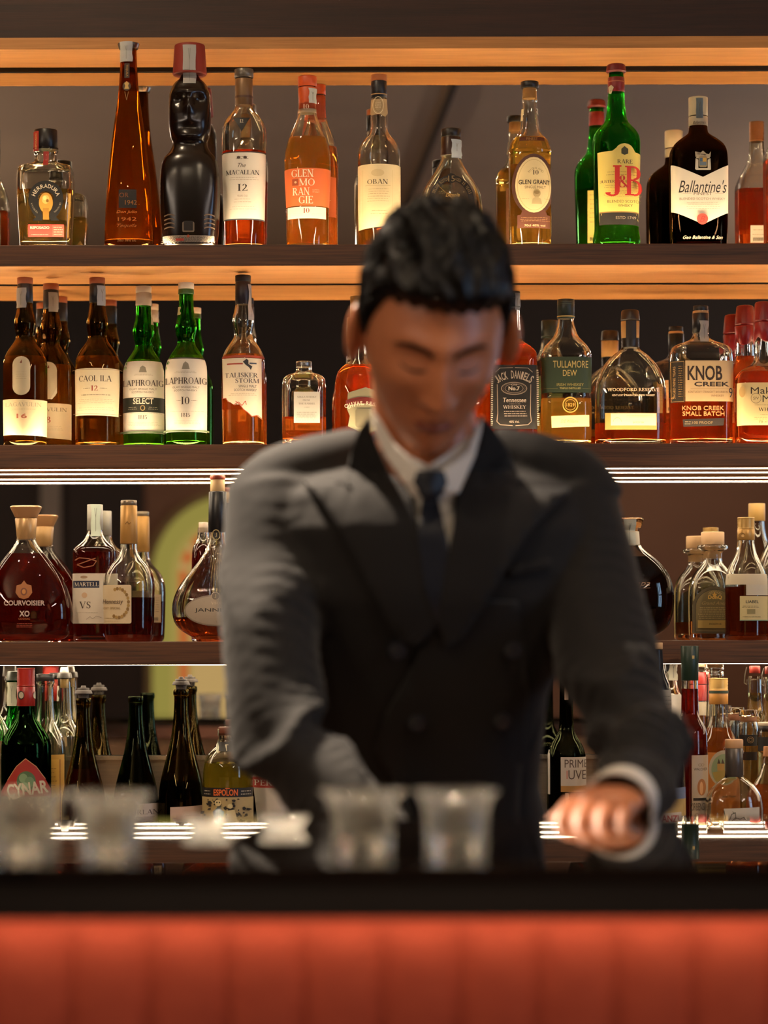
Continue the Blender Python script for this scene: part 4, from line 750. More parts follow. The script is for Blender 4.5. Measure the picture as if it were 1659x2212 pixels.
# ---- bottom row ---------------------------------------------
R4 = 'bottles standing on the low back counter'
def W4(name, label, cx, D, prof, *a, **k): k['group'] = R4; return B(name, label, cx, D, 4, [(1875, prof[0][1])]+prof, *a, **k)
b = W4('liqueur_bottle', 'black liqueur bottle with red screw cap and artichoke label', 56, 4.55, [(1700, 54), (1625, 54), (1600, 53), (1580, 42, .9), (1562, 28, .5), (1550, 20.5, .1), (1525, 18.5, 0), (1455, 17, 0)], 'cyn', 'wine', 1541, 1, 2)
b.cap('screw_cap', 1443, 1482, 19.5, c='b02c20', rough=.35, ridges=6); b.cap('capsule', 1483, 1525, 19.8, 19.8, '9c2420', .35)
b.art('capsule_seal', Sheet().oval(47, 1502, 7.5, 9.5, '2a2018').oval(48, 1502, 5, 7, 'b8b09c').oval(76, 1502, 4, 8, 'b8b09c'), off=.0008)
b.art('label', Sheet().poly([(3, 1712), (20, 1685), (40, 1655), (60, 1638), (82, 1655), (100, 1682), (110, 1705), (110, 1790), (3, 1790)], '9c2a20').line([(20, 1685), (40, 1655), (60, 1638), (82, 1655), (100, 1682)], 1.2, 'c8a070').oval(61, 1687, 20, 22, '4a6a48').oval(55, 1680, 9, 10, '7a9a74').oval(68, 1688, 10, 11, '6a8a66').oval(58, 1698, 9, 9, '8aa884').text('CYNAR', 62, 1703, 28, 'c8bca0', 86, 'sans', .06, rot=-.12).rect(8, 1720, 108, 1790, 'b8a888'))
b = W4('gin_bottle', 'clear bottle at the left edge of the low back counter', -22, 4.62, [(1640, 48), (1590, 46), (1560, 34), (1535, 18, 0), (1460, 16, 0)], 'clear', 'water', 1600)
b.cap('pourer', 1440, 1465, 14, 17, '6a6258'); b.art('neck_label', Sheet().rect(-36, 1480, -4, 1530, 'c8c0ac'))
b = W4('liqueur_bottle', 'green glass bottle with paper neck seal behind the red capped one', 33, 4.71, [(1640, 40), (1600, 38), (1570, 26), (1545, 18, 0), (1465, 16, 0)], 'green', None)
b.cap('cap', 1450, 1470, 17, 20, '3a4034'); b.tape(17, 37, (1474, 1525), 'a8a890', 1.5)
b = W4('grappa_bottle', 'clear long necked bottle with black cap and yellow label', 98, 4.66, [(1650, 43), (1610, 43), (1590, 38), (1570, 26, .5), (1555, 20, 0), (1480, 16.5, 0), (1476, 20, 0), (1470, 20, 0)], 'clear', 'pale', 1640, 1, 2, flute=(24, .02))
b.cap('cap', 1456, 1471, 19.5, c='1a1614'); b.art('label', Sheet().rect(60, 1630, 139, 1800, 'b88a34').rect(66, 1640, 130, 1790, 'c89a3c').line([(131, 1640), (131, 1790)], 1.2, '6a2a14').greek(72, 1655, 124, 1700, 5, '5a3a14'), off=.0006)
b = W4('spirit_bottle', 'clear bottle with grey pourer behind the black capped one', 139, 4.715, [(1640, 34), (1590, 33), (1570, 27, .8), (1556, 17, 0), (1468, 13.5, 0), (1464, 16, 0)], 'clear', 'water', 1590)
b.cap('pourer', 1441, 1453, 8, 10, '9a948c'); b.cap('pourer_collar', 1453, 1465, 15, 16.5, '4a4640'); b.cap('cork', 1466, 1486, 9, 9, 'd0b070'); b.tape(119, 128, (1482, 1515), 'c0b8a4', 2)
def wine(label, cx, D, y0, hw, shell, liq, level, plug, neck=15.5):
    q = y0
    b = W4('wine_bottle', label, cx, D, [(q+245, hw), (q+222, hw-1), (q+190, hw*.88), (q+150, hw*.66), (q+110, hw*.46), (q+70, neck+2), (q+45, neck), (q+14, neck-1), (q+13, neck+1.5), (q+2, neck+1.5), (q, neck-.5)], shell, liq, level, 1, 2, 3, 12)
    if plug:
        b.cap('vacuum_stopper', q-22, q+3, 13, 11, '453f3a', .7); b.cap('stopper_flange', q-17, q-9, 17.5, 19.5, '4d4641', .7, bev=1.5)
        b.cap('stopper_knob', q-27, q-22, 5, 6, '4d4641', .7, bev=.6)
    return b
wine('brown wine bottle with grey stopper, leftmost of the wine bottles', 180, 4.60, 1508, 48, 'olive', 'rum', 1660, True)
b = wine('open dark wine bottle with a white winery label', 293, 4.60, 1504, 50, 'darkgreen', 'wine', 1600, False)
b.art('label', Sheet().poly([(244, 1735), (347, 1735), (346, 1850), (244, 1850)], 'b8ada6').text('GIRLAN', 312, 1753, 11, '5a5050', 62).greek(290, 1762, 336, 1766, 1, '8a8080', .7).text('LAURIN', 314, 1778, 8, '5a5050', 34, 'sans', shear=.3).text('PINOT NOIR', 316, 1789, 7, '5a5050', 50, 'sans', shear=.3))
b = wine('dark wine bottle with grey stopper and pale pink label', 391, 4.59, 1489, 50, 'olive', 'wine', 1686, True)
b.art('label', Sheet().poly([(369, 1743), (441, 1739), (441, 1850), (369, 1850)], 'bca49a').greek(400, 1758, 432, 1763, 1, '8a6a64'))
b = W4('tequila_bottle', 'squat tequila bottle with black and gold illustrated label', 491.5, 4.55, [(1700, 54), (1665, 54), (1640, 50), (1622, 38, .9), (1612, 25, .5), (1603, 20, .1), (1590, 19, 0), (1584, 22, 0)], 'clear', 'grn', 1648, 1, 2, 3.4, 12)
b.cap('stopper', 1570, 1588, 20.5, 20, '6a3a24', .5, bev=1.5); b.tape(468, 473, (1570, 1626), 'c8ccb0', 1.2); b.tape(508, 513, (1568, 1622), 'c8ccb0', 1.2, seed=9)
b.art('neck_label', Sheet().rect(472, 1603, 510, 1623, '14110e').poly([(490, 1622), (484, 1612), (490, 1606), (496, 1612)], 'c8c0a0'), off=.0008)
sh = Sheet().rect(438, 1701, 545, 1721, '14100e').text('ESPOLON', 488, 1711, 14, 'd8662a', 52, 'sans', .06).rect(487, 1701.5, 497, 1703, 'd8662a').greek(441, 1705, 456, 1718, 2, 'a8a090', 2).greek(519, 1705, 542, 1718, 2, 'a8a090', 2).rect(438, 1721, 545, 1800, 'a89466')
r_ = random.Random(4)
for i in range(70):
    x, y = r_.uniform(441, 540), r_.uniform(1724, 1785); s_ = r_.uniform(1, 4.2); sh.poly([(x+s_*math.cos(a)*r_.uniform(.5, 1.6), y+s_*math.sin(a)*r_.uniform(.5, 1.4)) for a in (0, 1.2, 2.5, 3.7, 5)], '1d1712')
sh.oval(474, 1733, 6, 7, 'c8b888').oval(472, 1732, 1.4, 1.6, '1d1712').oval(477, 1732, 1.4, 1.6, '1d1712').poly([(464, 1752), (474, 1741), (486, 1752), (482, 1772), (468, 1772)], '1d1712').oval(497, 1740, 5, 5, 'c8b888').poly([(490, 1750), (505, 1747), (512, 1775), (492, 1778)], 'c8b888')
b.art('label', sh)
b = W4('beer_bottle', 'brown beer bottle with white pointed label half hidden behind the left sleeve', 590, 4.62, [(1740, 46), (1640, 44), (1600, 26), (1560, 17, 0)], 'brown', 'wine', 1600)
b.cap('crown_cap', 1545, 1560, 15, 17, 'b8b0a0', metal=.5); b.art('label', Sheet().poly([(545, 1680), (556, 1655), (625, 1655), (636, 1680), (625, 1775), (556, 1775)], 'b8b0a4').rect(546, 1678, 636, 1701, 'a8382c').text('PERONI', 588, 1690, 13, 'd8d0c4', 78))
b = W4('wine_bottle', 'slim dark bottle with hand lettered label seen between torso and right sleeve', 1223, 4.60, [(1700, 42), (1640, 42), (1622, 40), (1604, 32, .8), (1590, 22), (1578, 16.5), (1560, 15), (1450, 14), (1448, 16), (1438, 16)], 'darkgreen', 'wine', 1500)
b.art('neck_label', Sheet().rect(1218, 1478, 1226, 1512, '9a8474'), off=.0006)
b.art('label', Sheet().rect(1207, 1635, 1266, 1697, 'b0a69c').rect(1207, 1697, 1266, 1710, '9a7038').text('PRIME', 1241, 1649, 17, '4a3a34', 52, 'sans').text('UVE', 1243, 1673, 20, '4a3a34', 40, 'sans').line([(1220, 1664), (1220, 1682)], 1.4, 'b04a3a').greek(1222, 1718, 1258, 1740, 4, '6a4a28', 1.2)); b.art('side_label', Sheet().rect(1182, 1620, 1186, 1716, '9a948c'))
b.art('tag', Sheet().poly([(1216, 1712), (1223, 1712), (1226, 1735), (1218, 1750)], 'a89a8c'), off=.001, thick=.0004)
b = W4('liqueur_bottle', 'dark blue bottle with wooden cap beside the right elbow', 1418, 4.49, [(1640, 32), (1500, 32), (1478, 28), (1462, 20), (1440, 15), (1404, 13)], 'black', None)
b.body.data.materials[0] = paint('0c1220', .12); b.cap('wooden_cap', 1388, 1402, 13.5, c='d0ac80', rough=.6); b.cap('glass_neck', 1402, 1422, 10, 11, mat=glass('e8e8e8'))
b.art('label', Sheet().rect(1384, 1490, 1452, 1560, '9a968c').greek(1390, 1500, 1448, 1550, 6, '5a544c'))
b = W4('beer_bottle', 'dark bottle with a red lettered white badge on the low counter right of the hand', 1436, 4.41, [(1760, 44), (1640, 42), (1600, 30), (1580, 20)], 'black', None)
b.body.data.materials[0] = paint('120f16', .15); b.cap('crown_cap', 1570, 1584, 18, c='8a8478', metal=.5)
b.art('label', Sheet().rect(1398, 1725, 1484, 1800, 'b89a5c').rect(1400, 1762, 1482, 1800, '1a2038').poly([(1404, 1704), (1478, 1700), (1480, 1725), (1404, 1725)], '6a7a98').poly([(1420, 1757), (1466, 1753), (1468, 1779), (1420, 1779)], 'c0b4a4').text('FRANZL', 1436, 1767, 14, 'a02c24', 56, 'sans', .05).oval(1448, 1782, 8, 4, 'b8a06c'))
b = W4('spirit_bottle', 'bottle with torn paper seal and dark cap behind the green sleeved one', 1449, 4.68, [(1640, 26), (1520, 26), (1500, 22), (1485, 14), (1440, 13)], 'clear', 'water', 1520)
b.cap('cap', 1424, 1450, 12, 14, '1c1a20'); b.tape(1443, 1462, (1426, 1470), 'c8c4ae', 3); b.art('label', Sheet().rect(1424, 1500, 1474, 1600, 'b0aaa0'))
b = W4('liqueur_bottle', 'tall red liqueur bottle with a dark green sleeve on its neck and narrow cream label', 1490, 4.505, [(1700, 38), (1590, 38), (1572, 35), (1558, 26), (1546, 20), (1535, 18.5), (1410, 17)], 'clear', 'red', 1488, 1, 2)
b.cap('neck_sleeve', 1395, 1470, 19.5, 18.5, '1c3226', .4, bev=.8); b.art('sleeve_emblem', Sheet().rect(1492, 1416, 1497, 1423, 'c0a868'), off=.0006)
b.art('label', Sheet().rect(1488, 1631, 1528, 1800, 'b8a48c').text('WALCHER', 1508, 1661, 5.5, '2a2018', 31, 'sans', .05).ringo(1506, 1652, 4, 3, .8, '8a7450').ringo(1512, 1652, 4, 3, .8, '8a7450').oval(1510, 1700, 10, 18, 'a86a34').oval(1509, 1702, 4, 14, 'd8a06c').rect(1491, 1723, 1525, 1729, '2a2018').text('ZIRBENSPITZ', 1508, 1742, 16, '4a3a2c', 46, 'sans').text('Creme', 1508, 1759, 7, '8a7460', 28, 'sans', shear=.4))
b = W4('liqueur_bottle', 'bottle with shiny red foil neck behind the tall red one', 1511, 4.74, [(1640, 21), (1560, 21), (1535, 19), (1515, 16), (1460, 14)], 'clear', 'honey', 1540)
b.cap('red_foil', 1452, 1478, 15, 17, '8e1c16', .35); b.cap('red_foil', 1479, 1514, 16, 18, '8e1c16', .35); b.art('label', Sheet().rect(1490, 1516, 1540, 1545, 'b8a88c'))
b = W4('spirit_bottle', 'clear bottle with broad cork and ringed neck behind the gold capped one', 1544, 4.685, [(1640, 24), (1590, 23), (1560, 21), (1540, 19), (1465, 18), (1458, 20), (1450, 18), (1444, 20), (1436, 18)], 'clear', 'water', 1600)
b.cap('cork', 1423, 1442, 17.5, c='c89a68', rough=.7)
b = W4('liqueur_bottle', 'amber liqueur bottle with striped gold cap and oval castle label', 1552, 4.62, [(1700, 46), (1620, 45), (1600, 40), (1580, 28), (1562, 22), (1540, 20), (1478, 19)], 'clear', 'amber', 1572, 1, 2, 3.4)
b.cap('screw_cap', 1465, 1490, 20.5, c='c09a58', metal=.4, rough=.35, ridges=4); b.cap('capsule', 1490, 1521, 20.5, c='b8803c', rough=.4); b.art('capsule_band', Sheet().rect(1530, 1492, 1574, 1498, '2a3424'), off=.0006)
b.art('label', Sheet().rect(1504, 1625, 1600, 1800, 'b8702c').oval(1557, 1660, 32, 40, 'b0a48c').oval(1557, 1662, 27, 34, '8a9a74').rect(1542, 1648, 1557, 1664, 'b8904c').poly([(1542, 1649), (1545, 1638), (1549, 1649)], '4a3a2c').poly([(1550, 1649), (1553, 1638), (1557, 1649)], '4a3a2c').poly([(1532, 1668), (1560, 1662), (1584, 1668), (1580, 1685), (1560, 1694), (1538, 1686)], 'a89048').text('Josef Meyer', 1566, 1721, 6, '4a3a1c', 34, 'sans'))
b = W4('spirit_bottle', 'big round clear bottle with wooden cap, grey foil neck and signed white label', 1585, 4.46, [(1790, 62), (1750, 64), (1720, 60), (1700, 48), (1688, 34), (1680, 22), (1675, 19), (1612, 17)], 'clear', 'water', 1765, .75, 2.2, 3.6)
b.cap('wooden_cap', 1597, 1616, 19.5, c='c89c70', rough=.6, bev=1.5); b.cap('foil', 1616, 1677, 19, 19, '5a5450', .35, .5); b.tape(1603, 1610, (1622, 1675), 'a8a498', 2)
b.art('label', Sheet().poly([(1556, 1746), (1634, 1743), (1634, 1800), (1556, 1800)], 'b8b2a4').line([(1556, 1750), (1559, 1765), (1557, 1780)], 1.6, '2e332c').line([(1566, 1775), (1572, 1758), (1580, 1754), (1581, 1768), (1570, 1774), (1580, 1765), (1590, 1768), (1598, 1764), (1602, 1770), (1612, 1773)], 1.3, '2e332c').line([(1574, 1752), (1578, 1757)], 1, '2e332c'))
b = W4('spirit_bottle', 'short clear bottle with glass stopper and black round emblem label', 1616, 4.63, [(1700, 24), (1580, 22), (1565, 20), (1558, 18)], 'clear', 'pale', 1600)
b.cap('glass_stopper', 1533, 1548, 19, 20, mat=glass('f2e8d8')); b.cap('cork', 1548, 1560, 18, c='8a5c38', rough=.7); b.art('label', Sheet().rect(1596, 1587, 1637, 1611, '1a1714').ringo(1617, 1598, 7, 7, 1, 'a8885c').ringo(1617, 1598, 4, 4, 1, 'a8885c').rect(1598, 1624, 1634, 1642, '2a1c12'))
b = W4('spirit_bottle', 'short clear bottle with brown stopper left behind the black emblem one', 1590, 4.71, [(1700, 22), (1570, 20), (1556, 17)], 'clear', 'pale', 1600)
b.cap('glass_stopper', 1528, 1542, 17, 18, mat=glass('f2e8d8')); b.cap('cork', 1542, 1556, 16, c='7a4c30', rough=.7)
b = W4('spirit_bottle', 'dark banded round bottle cut off by the right edge of the low back counter', 1662, 4.58, [(1700, 27), (1600, 27), (1575, 26), (1566, 22)], 'clear', 'pale', 1610)
b.cap('cream_cap', 1560, 1568, 26, c='c8bca4'); b.cap('dark_band', 1568, 1580, 25.5, c='241a18'); b.art('label', Sheet().rect(1636, 1592, 1690, 1622, '14110f'))
b = W4('liqueur_bottle', 'swing top pale bottle behind the right end of the low back counter', 1664, 4.70, [(1640, 30), (1560, 24), (1540, 16), (1470, 14), (1462, 16)], 'clear', 'pale', 1500)
b.cap('swing_cap', 1440, 1456, 12, c='8a2a20'); bm = bmesh.new()
tp = [P(x, y, 4.69)-b.root.location for x, y in ((1650, 1443), (1646, 1460), (1645, 1478), (1650, 1482), (1651, 1470))]
for u, v in zip(tp, tp[1:]):
    d_ = (v-u); R_ = [ [bm.verts.new(p_+Vector((math.cos(a)*.0012, math.sin(a)*.0012, 0)) ) for a in (0, 2.1, 4.2)] for p_ in (u, v)]; bridge(bm, R_[0], R_[1])
link('wire_bail', bm, paint('9a9080', .3, .8), b.root)
b = W4('liqueur_bottle', 'round golden bottle with small wooden cap at the right edge, low down', 1658, 4.52, [(1760, 46), (1720, 44), (1690, 30), (1672, 18), (1650, 12)], 'clear', 'amber', 1694, .8, 2.2, 3.6)
b.cap('wooden_cap', 1612, 1634, 9, 10, 'b07a50', .7); b.cap('glass_neck', 1634, 1652, 9, 11, mat=glass('f0e8dc'))
# ------------------------------------------------------------------ person
def tube(bm, pts, seg=20, up=None, mi=0, flat=None):
    """closed tapered tube through pts = [(Vector, radius)]; flat = (axis vector, ratio)"""
    C = [Vector(p) for p, r in pts]; R = [r for p, r in pts]; rings = []
    for i, c in enumerate(C):
        t = (C[min(i+1, len(C)-1)]-C[max(i-1, 0)]).normalized()
        a = (up or Vector((1, 0, 0))); a = (a-t*a.dot(t)); a = a.normalized() if a.length > 1e-4 else t.orthogonal().normalized(); b = t.cross(a)
        fr = flat or 1
        rings.append([bm.verts.new(c+(a*math.cos(2*PI*k/seg)+b*math.sin(2*PI*k/seg)*fr)*R[i]) for k in range(seg)])
    for A, B_ in zip(rings, rings[1:]): bridge(bm, A, B_, mi)
    for rg, c, t in ((rings[0], C[0], C[0]-C[1]), (rings[-1], C[-1], C[-1]-C[-2])):
        v = bm.verts.new(c+t.normalized()*.35*(R[0] if rg is rings[0] else R[-1]))
        for k in range(seg): f = bm.faces.new((rg[k], rg[(k+1) % seg], v)); f.material_index = mi
    return rings
def spline(pts, m=4):
    """Catmull-Rom through (Vector, r)"""
    out = []
    for i in range(len(pts)-1):
        p = [pts[max(0, min(len(pts)-1, i+k))] for k in (-1, 0, 1, 2)]
        for j in range(m):
            t = j/m
            q = [.5*(2*b+(c-a)*t+(2*a-5*b+4*c-d)*t*t+(3*b-a-3*c+d)*t**3) for a, b, c, d in [(p[0][0], p[1][0], p[2][0], p[3][0])]][0]
            r = p[1][1]+(p[2][1]-p[1][1])*t; out.append((q, r))
    out.append(pts[-1]); return out
def remeshed(name, bm, voxel, smooth_it, mat, parent, disp=None, fac=.5):
    me = bpy.data.meshes.new('tmp'); bmesh.ops.recalc_face_normals(bm, faces=bm.faces); bm.to_mesh(me); bm.free()
    o = bpy.data.objects.new('tmp', me); COL.objects.link(o)
    r = o.modifiers.new('r', 'REMESH'); r.mode = 'VOXEL'; r.voxel_size = voxel
    s = o.modifiers.new('s', 'SMOOTH'); s.iterations = smooth_it; s.factor = fac
    dg = bpy.context.evaluated_depsgraph_get(); m2 = bpy.data.meshes.new_from_object(o.evaluated_get(dg)); m2.name = name
    bpy.data.objects.remove(o)
    if disp:
        ns = [v.normal.copy() for v in m2.vertices]
        for v, n in zip(m2.vertices, ns): v.co = disp(v.co.copy(), n)
    m2.materials.clear(); m2.materials.append(mat)
    for p in m2.polygons: p.use_smooth = True
    o = bpy.data.objects.new(name, m2); COL.objects.link(o); o.parent = parent; return o

man = empty('person', (0, 0, 0), 'bartender in dark double breasted suit and tie looking down behind the bar', 'person')
# skin
m, nt, o = base_mat('skin'); bs = pr(nt, srgb('b56e48'), .42); bs.inputs['Subsurface Weight'].default_value = .12; bs.inputs['Subsurface Radius'].default_value = (.6, .25, .12); bs.inputs['Subsurface Scale'].default_value = .02
n = nt.nodes.new('ShaderNodeTexNoise'); n.inputs['Scale'].default_value = 60; bp = nt.nodes.new('ShaderNodeBump'); bp.inputs['Strength'].default_value = .06; bp.inputs['Distance'].default_value = .002
n2 = nt.nodes.new('ShaderNodeTexNoise'); n2.inputs['Scale'].default_value = 14; cr = nt.nodes.new('ShaderNodeValToRGB'); cr.color_ramp.elements[0].color = srgb('aa6440'); cr.color_ramp.elements[1].color = srgb('c07c56')
nt.links.new(n2.outputs[0], cr.inputs[0]); nt.links.new(cr.outputs[0], bs.inputs['Base Color'])
nt.links.new(n.outputs[0], bp.inputs['Height']); nt.links.new(bp.outputs[0], bs.inputs['Normal']); nt.links.new(bs.outputs[0], o.inputs[0]); M_skin = m
HC = Vector(((936-PX)/F*3.1, 3.10, EYE+.352)); PITCH, YAW, HR = math.radians(29), math.radians(5), math.radians(1.5)
HM = Matrix.Translation(HC) @ Matrix.Rotation(YAW, 4, 'Z') @ Matrix.Rotation(HR, 4, 'Y') @ Matrix.Rotation(PITCH, 4, 'X')
def g2(x, z, cx, cz, sx, sz): return math.exp(-((x-cx)/sx)**2-((z-cz)/sz)**2)
def head_point(sx, sy, sz):
    x, y, z = sx*.0775, sy*.098, sz*.128
    if sz < 0:      # jaw narrows towards the chin
        t = -sz; x *= 1-.36*t**1.6; z *= 1+.13*t*t; 
        if sy > 0: y *= 1-.45*t
        else: y *= 1-.10*t
    if sz > 0: x *= 1+.04*math.sin(sz*PI)
    if sy < 0:
        w = min(1, -sy*1.8); d = 0
        y *= 1+.05*max(0, 1-abs(sx)*1.3)
        d += .0065*g2(x, z, 0, .030, .050, .011)                       # brow ridge
        for s_ in (-1, 1):
            d -= .0125*g2(x, z, s_*.031, .010, .017, .013)              # eye socket
            d += .0075*g2(x, z, s_*.031, .008, .012, .0085)             # lidded eyeball
            d += .005*g2(x, z, s_*.047, -.020, .018, .016)              # cheekbone
            d -= .004*g2(x, z, s_*.040, -.055, .016, .022)              # hollow cheek
            d += .006*g2(x, z, s_*.013, -.037, .006, .0065)              # nostril wing
            d -= .003*g2(x, z, s_*.024, -.050, .004, .014)
        if z > -.05:                                                    # nose
            t = max(0, min(1, (.028-z)/.066)); d += (.005+.0215*t**1.25)*math.exp(-(x/(.0075+.0055*t))**2)*(1 if z > -.040 else max(0, 1-(-.040-z)/.008))*(1 if z < .02 else max(0, 1-(z-.02)/.02))
        d += .0055*g2(x, z, 0, -.0625, .020, .0048)+.0065*g2(x, z, 0, -.0755, .017, .0052)-.004*g2(x, z, 0, -.069, .024, .0022)
        d -= .003*g2(x, z, 0, -.085, .016, .005)+.0
        d += .008*g2(x, z, 0, -.112, .020, .015)
        y -= d*w
    return Vector((x, y, z))
bm = bmesh.new(); NU, NV = 150, 110; rows = []
for j in range(1, NV):
    ph = PI*j/NV; rows.append([bm.verts.new(HM @ head_point(math.sin(ph)*math.cos(2*PI*i/NU), math.sin(ph)*math.sin(2*PI*i/NU), math.cos(ph))) for i in range(NU)])
for A, B_ in zip(rows, rows[1:]): bridge(bm, A, B_)
for rg, q in ((rows[0], 1), (rows[-1], -1)):
    v = bm.verts.new(HM @ head_point(0, 0, q))
    for k in range(NU): bm.faces.new((rg[k], rg[(k+1) % NU], v))
# ears
for s_ in (-1, 1):
    E = HM @ Matrix.Translation((s_*.0885, .006, .004)) @ Matrix.Rotation(s_*math.radians(34), 4, 'Z') @ Matrix.Rotation(math.radians(-8), 4, 'X')
    rr = []
    for j in range(0, 13):
        ph = PI*j/12; R_ = []
        for i in range(20):
            a = 2*PI*i/20; u = math.sin(ph)*math.cos(a); v_ = math.cos(ph); w_ = math.sin(ph)*math.sin(a)
            x = u*.0095; y = w_*.019*(1+.22*v_); z = v_*.034
            if u*s_ > 0: x *= 1-.75*math.exp(-((y)/.010)**2-((z-.002)/.017)**2)
            R_.append(bm.verts.new(E @ Vector((x, y, z))))
        rr.append(R_)
    for A, B_ in zip(rr, rr[1:]):
        try: bridge(bm, A, B_)
        except ValueError: pass
# neck and hidden trunk
neck = [(HM @ Vector((0, .045, -.03)), .062), (HM @ Vector((0, .05, -.085)), .058), (P(930, 1000, 3.21), .060), (P(926, 1070, 3.25), .075)]
tube(bm, spline(neck), 24)
def RG(bm, y, cx, hw, D, hd, n=2.6, seg=48, dz=0):
    c = P(cx, y, D); return ring(bm, c.z+dz, hw/F*D, hd, n, seg, None, c.x, c.y)
TR = [(1010, 922, 250, 3.275, .060), (1040, 918, 330, 3.27, .088), (1075, 916, 368, 3.262, .105), (1150, 916, 374, 3.255, .128), (1300, 920, 338, 3.26, .136), (1500, 915, 264, 3.30, .130), (1700, 920, 248, 3.36, .125), (1900, 935, 285, 3.40, .135), (2120, 936, 300, 3.42, .135)]
def trunk(bm, shrink=0, grow=0, top=0):
    R_ = [RG(bm, y, cx, hw-shrink*1.8, D, hd-shrink/1000) for y, cx, hw, D, hd in reversed(TR)]
    for A, B_ in zip(R_, R_[1:]): bridge(bm, A, B_)
    capf(bm, R_[0], sum(v.co.z for v in R_[0])/len(R_[0])-.01); capf(bm, R_[-1], R_[-1][0].co.z+.012)
trunk(bm, 14)
SR = [(P(1215, 1105, 3.26), .060), (P(1272, 1250, 3.22), .055), (P(1312, 1420, 3.14), .050), (P(1376, 1570, 3.05), .045), (P(1390, 1645, 2.98), .043), (P(1366, 1702, 2.93), .036), (P(1346, 1736, 2.87), .029), (P(1337, 1740, 2.85), .027)]
SL = [(P(612, 1105, 3.26), .062), (P(593, 1250, 3.20), .055), (P(582, 1420, 3.12), .050), (P(600, 1580, 3.05), .045), (P(650, 1655, 3.02), .043), (P(765, 1760, 2.96), .036), (P(845, 1860, 2.92), .029), (P(872, 1892, 2.90), .027)]
for S_ in (SR, SL): tube(bm, spline([(p, r*.78) for p, r in S_]), 18)
# hands
def hand(bm, W_, dirn, palmn, side, sc=1.0, curl=(.35, .75, .6), k=1):
    """W_ wrist, dirn forearm direction, palmn = direction the palm faces, side = thumb side"""
    f = dirn.normalized(); n = (palmn-f*palmn.dot(f)).normalized(); s_ = f.cross(n)*k
    if s_.dot(side) < 0: s_ = -s_
    def pt(a, b, c): return W_+(f*a+s_*b+n*c)*sc
    tube(bm, [(pt(-.03, 0, 0), .026*sc), (pt(.0, 0, 0), .0275*sc), (pt(.028, 0, 0), .035*sc), (pt(.055, -.001, .0), .039*sc), (pt(.078, -.002, .003), .040*sc), (pt(.092, -.002, .006), .036*sc)], 20, up=s_, flat=.42)
    for b, ln, r in ((.0295, .92, .0088), (.0098, 1.0, .0092), (-.0100, .95, .0088), (-.0290, .76, .0078)):
        p = pt(.084, b, .004); th = .0; L_ = [(pt(.055, b*.85, .002), r*.9*sc), (p, r*1.06*sc)]
        for seg_, cu, rr in ((.043, curl[0], 1.0), (.027, curl[1], .93), (.021, curl[2], .80)):
            th += cu; p = p+(f*math.cos(th)+n*math.sin(th)+s_*b*.6)*seg_*ln*sc; L_.append((p, r*rr*sc))
        tube(bm, spline(L_, 3), 12)
    L_ = [(pt(.018, .018, .006), .014*sc), (pt(.040, .040, .014), .0125*sc), (pt(.066, .054, .026), .0105*sc), (pt(.088, .052, .038), .0088*sc)]
    tube(bm, spline(L_, 3), 12)
wr = P(1332, 1740, 2.845)
wr.z = BAR+.014
hand(bm, wr, Vector((-.30, -1, .05)), Vector((0, -.0, -1)), Vector((-1, 0, 0)), 1.0, (.16, .25, .2))
wl = SL[-1][0]
hand(bm, wl, Vector((.75, -.35, -.30)), Vector((0, -.5, -1)), Vector((0, -1, 0)), 1.0, (.6, .9, .6))
def skin_fix(v, n): return v
body = remeshed('body', bm, .0026, 3, M_skin, man)
# lips tint and lids as thin parts that follow the face
def face_patch(name, pts, mat, off=.0008, thick=.0008):
    """pts in head-local (x, z); projected on the face"""
    bm = bmesh.new(); vs = []
    def proj(x, z):
        # invert head_point on the front by iteration
        sz = max(-.98, min(.98, z/.128)); t = max(0, -sz); wx = .0775*(1-.34*t**1.6)*(1+(.04*math.sin(sz*PI) if sz > 0 else 0)); sx = max(-.98, min(.98, x/wx))
        sy = -math.sqrt(max(0, 1-sx*sx-sz*sz)) ; q = head_point(sx, sy, sz); q.y -= off; return q
    V = [bm.verts.new((x, z, 0)) for x, z in pts]; bm.faces.new(V)
    bmesh.ops.triangulate(bm, faces=bm.faces[:])
    for ax in (0, 1):
        lo = min(v.co[ax] for v in bm.verts); hi = max(v.co[ax] for v in bm.verts); t = lo+.0015
        while t < hi:
            co = [0, 0, 0]; co[ax] = t; no = [0, 0, 0]; no[ax] = 1
            bmesh.ops.bisect_plane(bm, geom=bm.verts[:]+bm.edges[:]+bm.faces[:], plane_co=co, plane_no=no); t += .0025
    for v in bm.verts: v.co = HM @ proj(v.co.x, v.co.y)
    bmesh.ops.recalc_face_normals(bm, faces=bm.faces[:])
    bmesh.ops.solidify(bm, geom=bm.faces[:], thickness=thick)
    return link(name, bm, mat, man, smooth=True)
M_hair = mottled('black_hair', '060403', '0b0806', .40, 30, .2, 0, (1, 1, .25), .24)
for s_ in (-1, 1):
    P_ = [(s_*.012, .022), (s_*.022, .0285), (s_*.036, .031), (s_*.047, .028), (s_*.054, .022), (s_*.046, .0245), (s_*.036, .0255), (s_*.022, .0225), (s_*.013, .017)]
    face_patch('eyebrow', P_, M_hair, .0022, .003)
    face_patch('eyelashes', [(s_*.017, .001), (s_*.024, -.0025), (s_*.033, -.0035), (s_*.043, .0), (s_*.046, .0035), (s_*.040, .0), (s_*.031, -.001), (s_*.023, .0005)], M_hair, .0016, .0016)
face_patch('lips', [(-.024, -.0685), (-.014, -.064), (-.005, -.0605), (0, -.062), (.005, -.0605), (.014, -.064), (.024, -.0685), (.016, -.0755), (.006, -.080), (-.006, -.080), (-.016, -.0755)], paint('7c3c2e', .45), .0010, .0006)
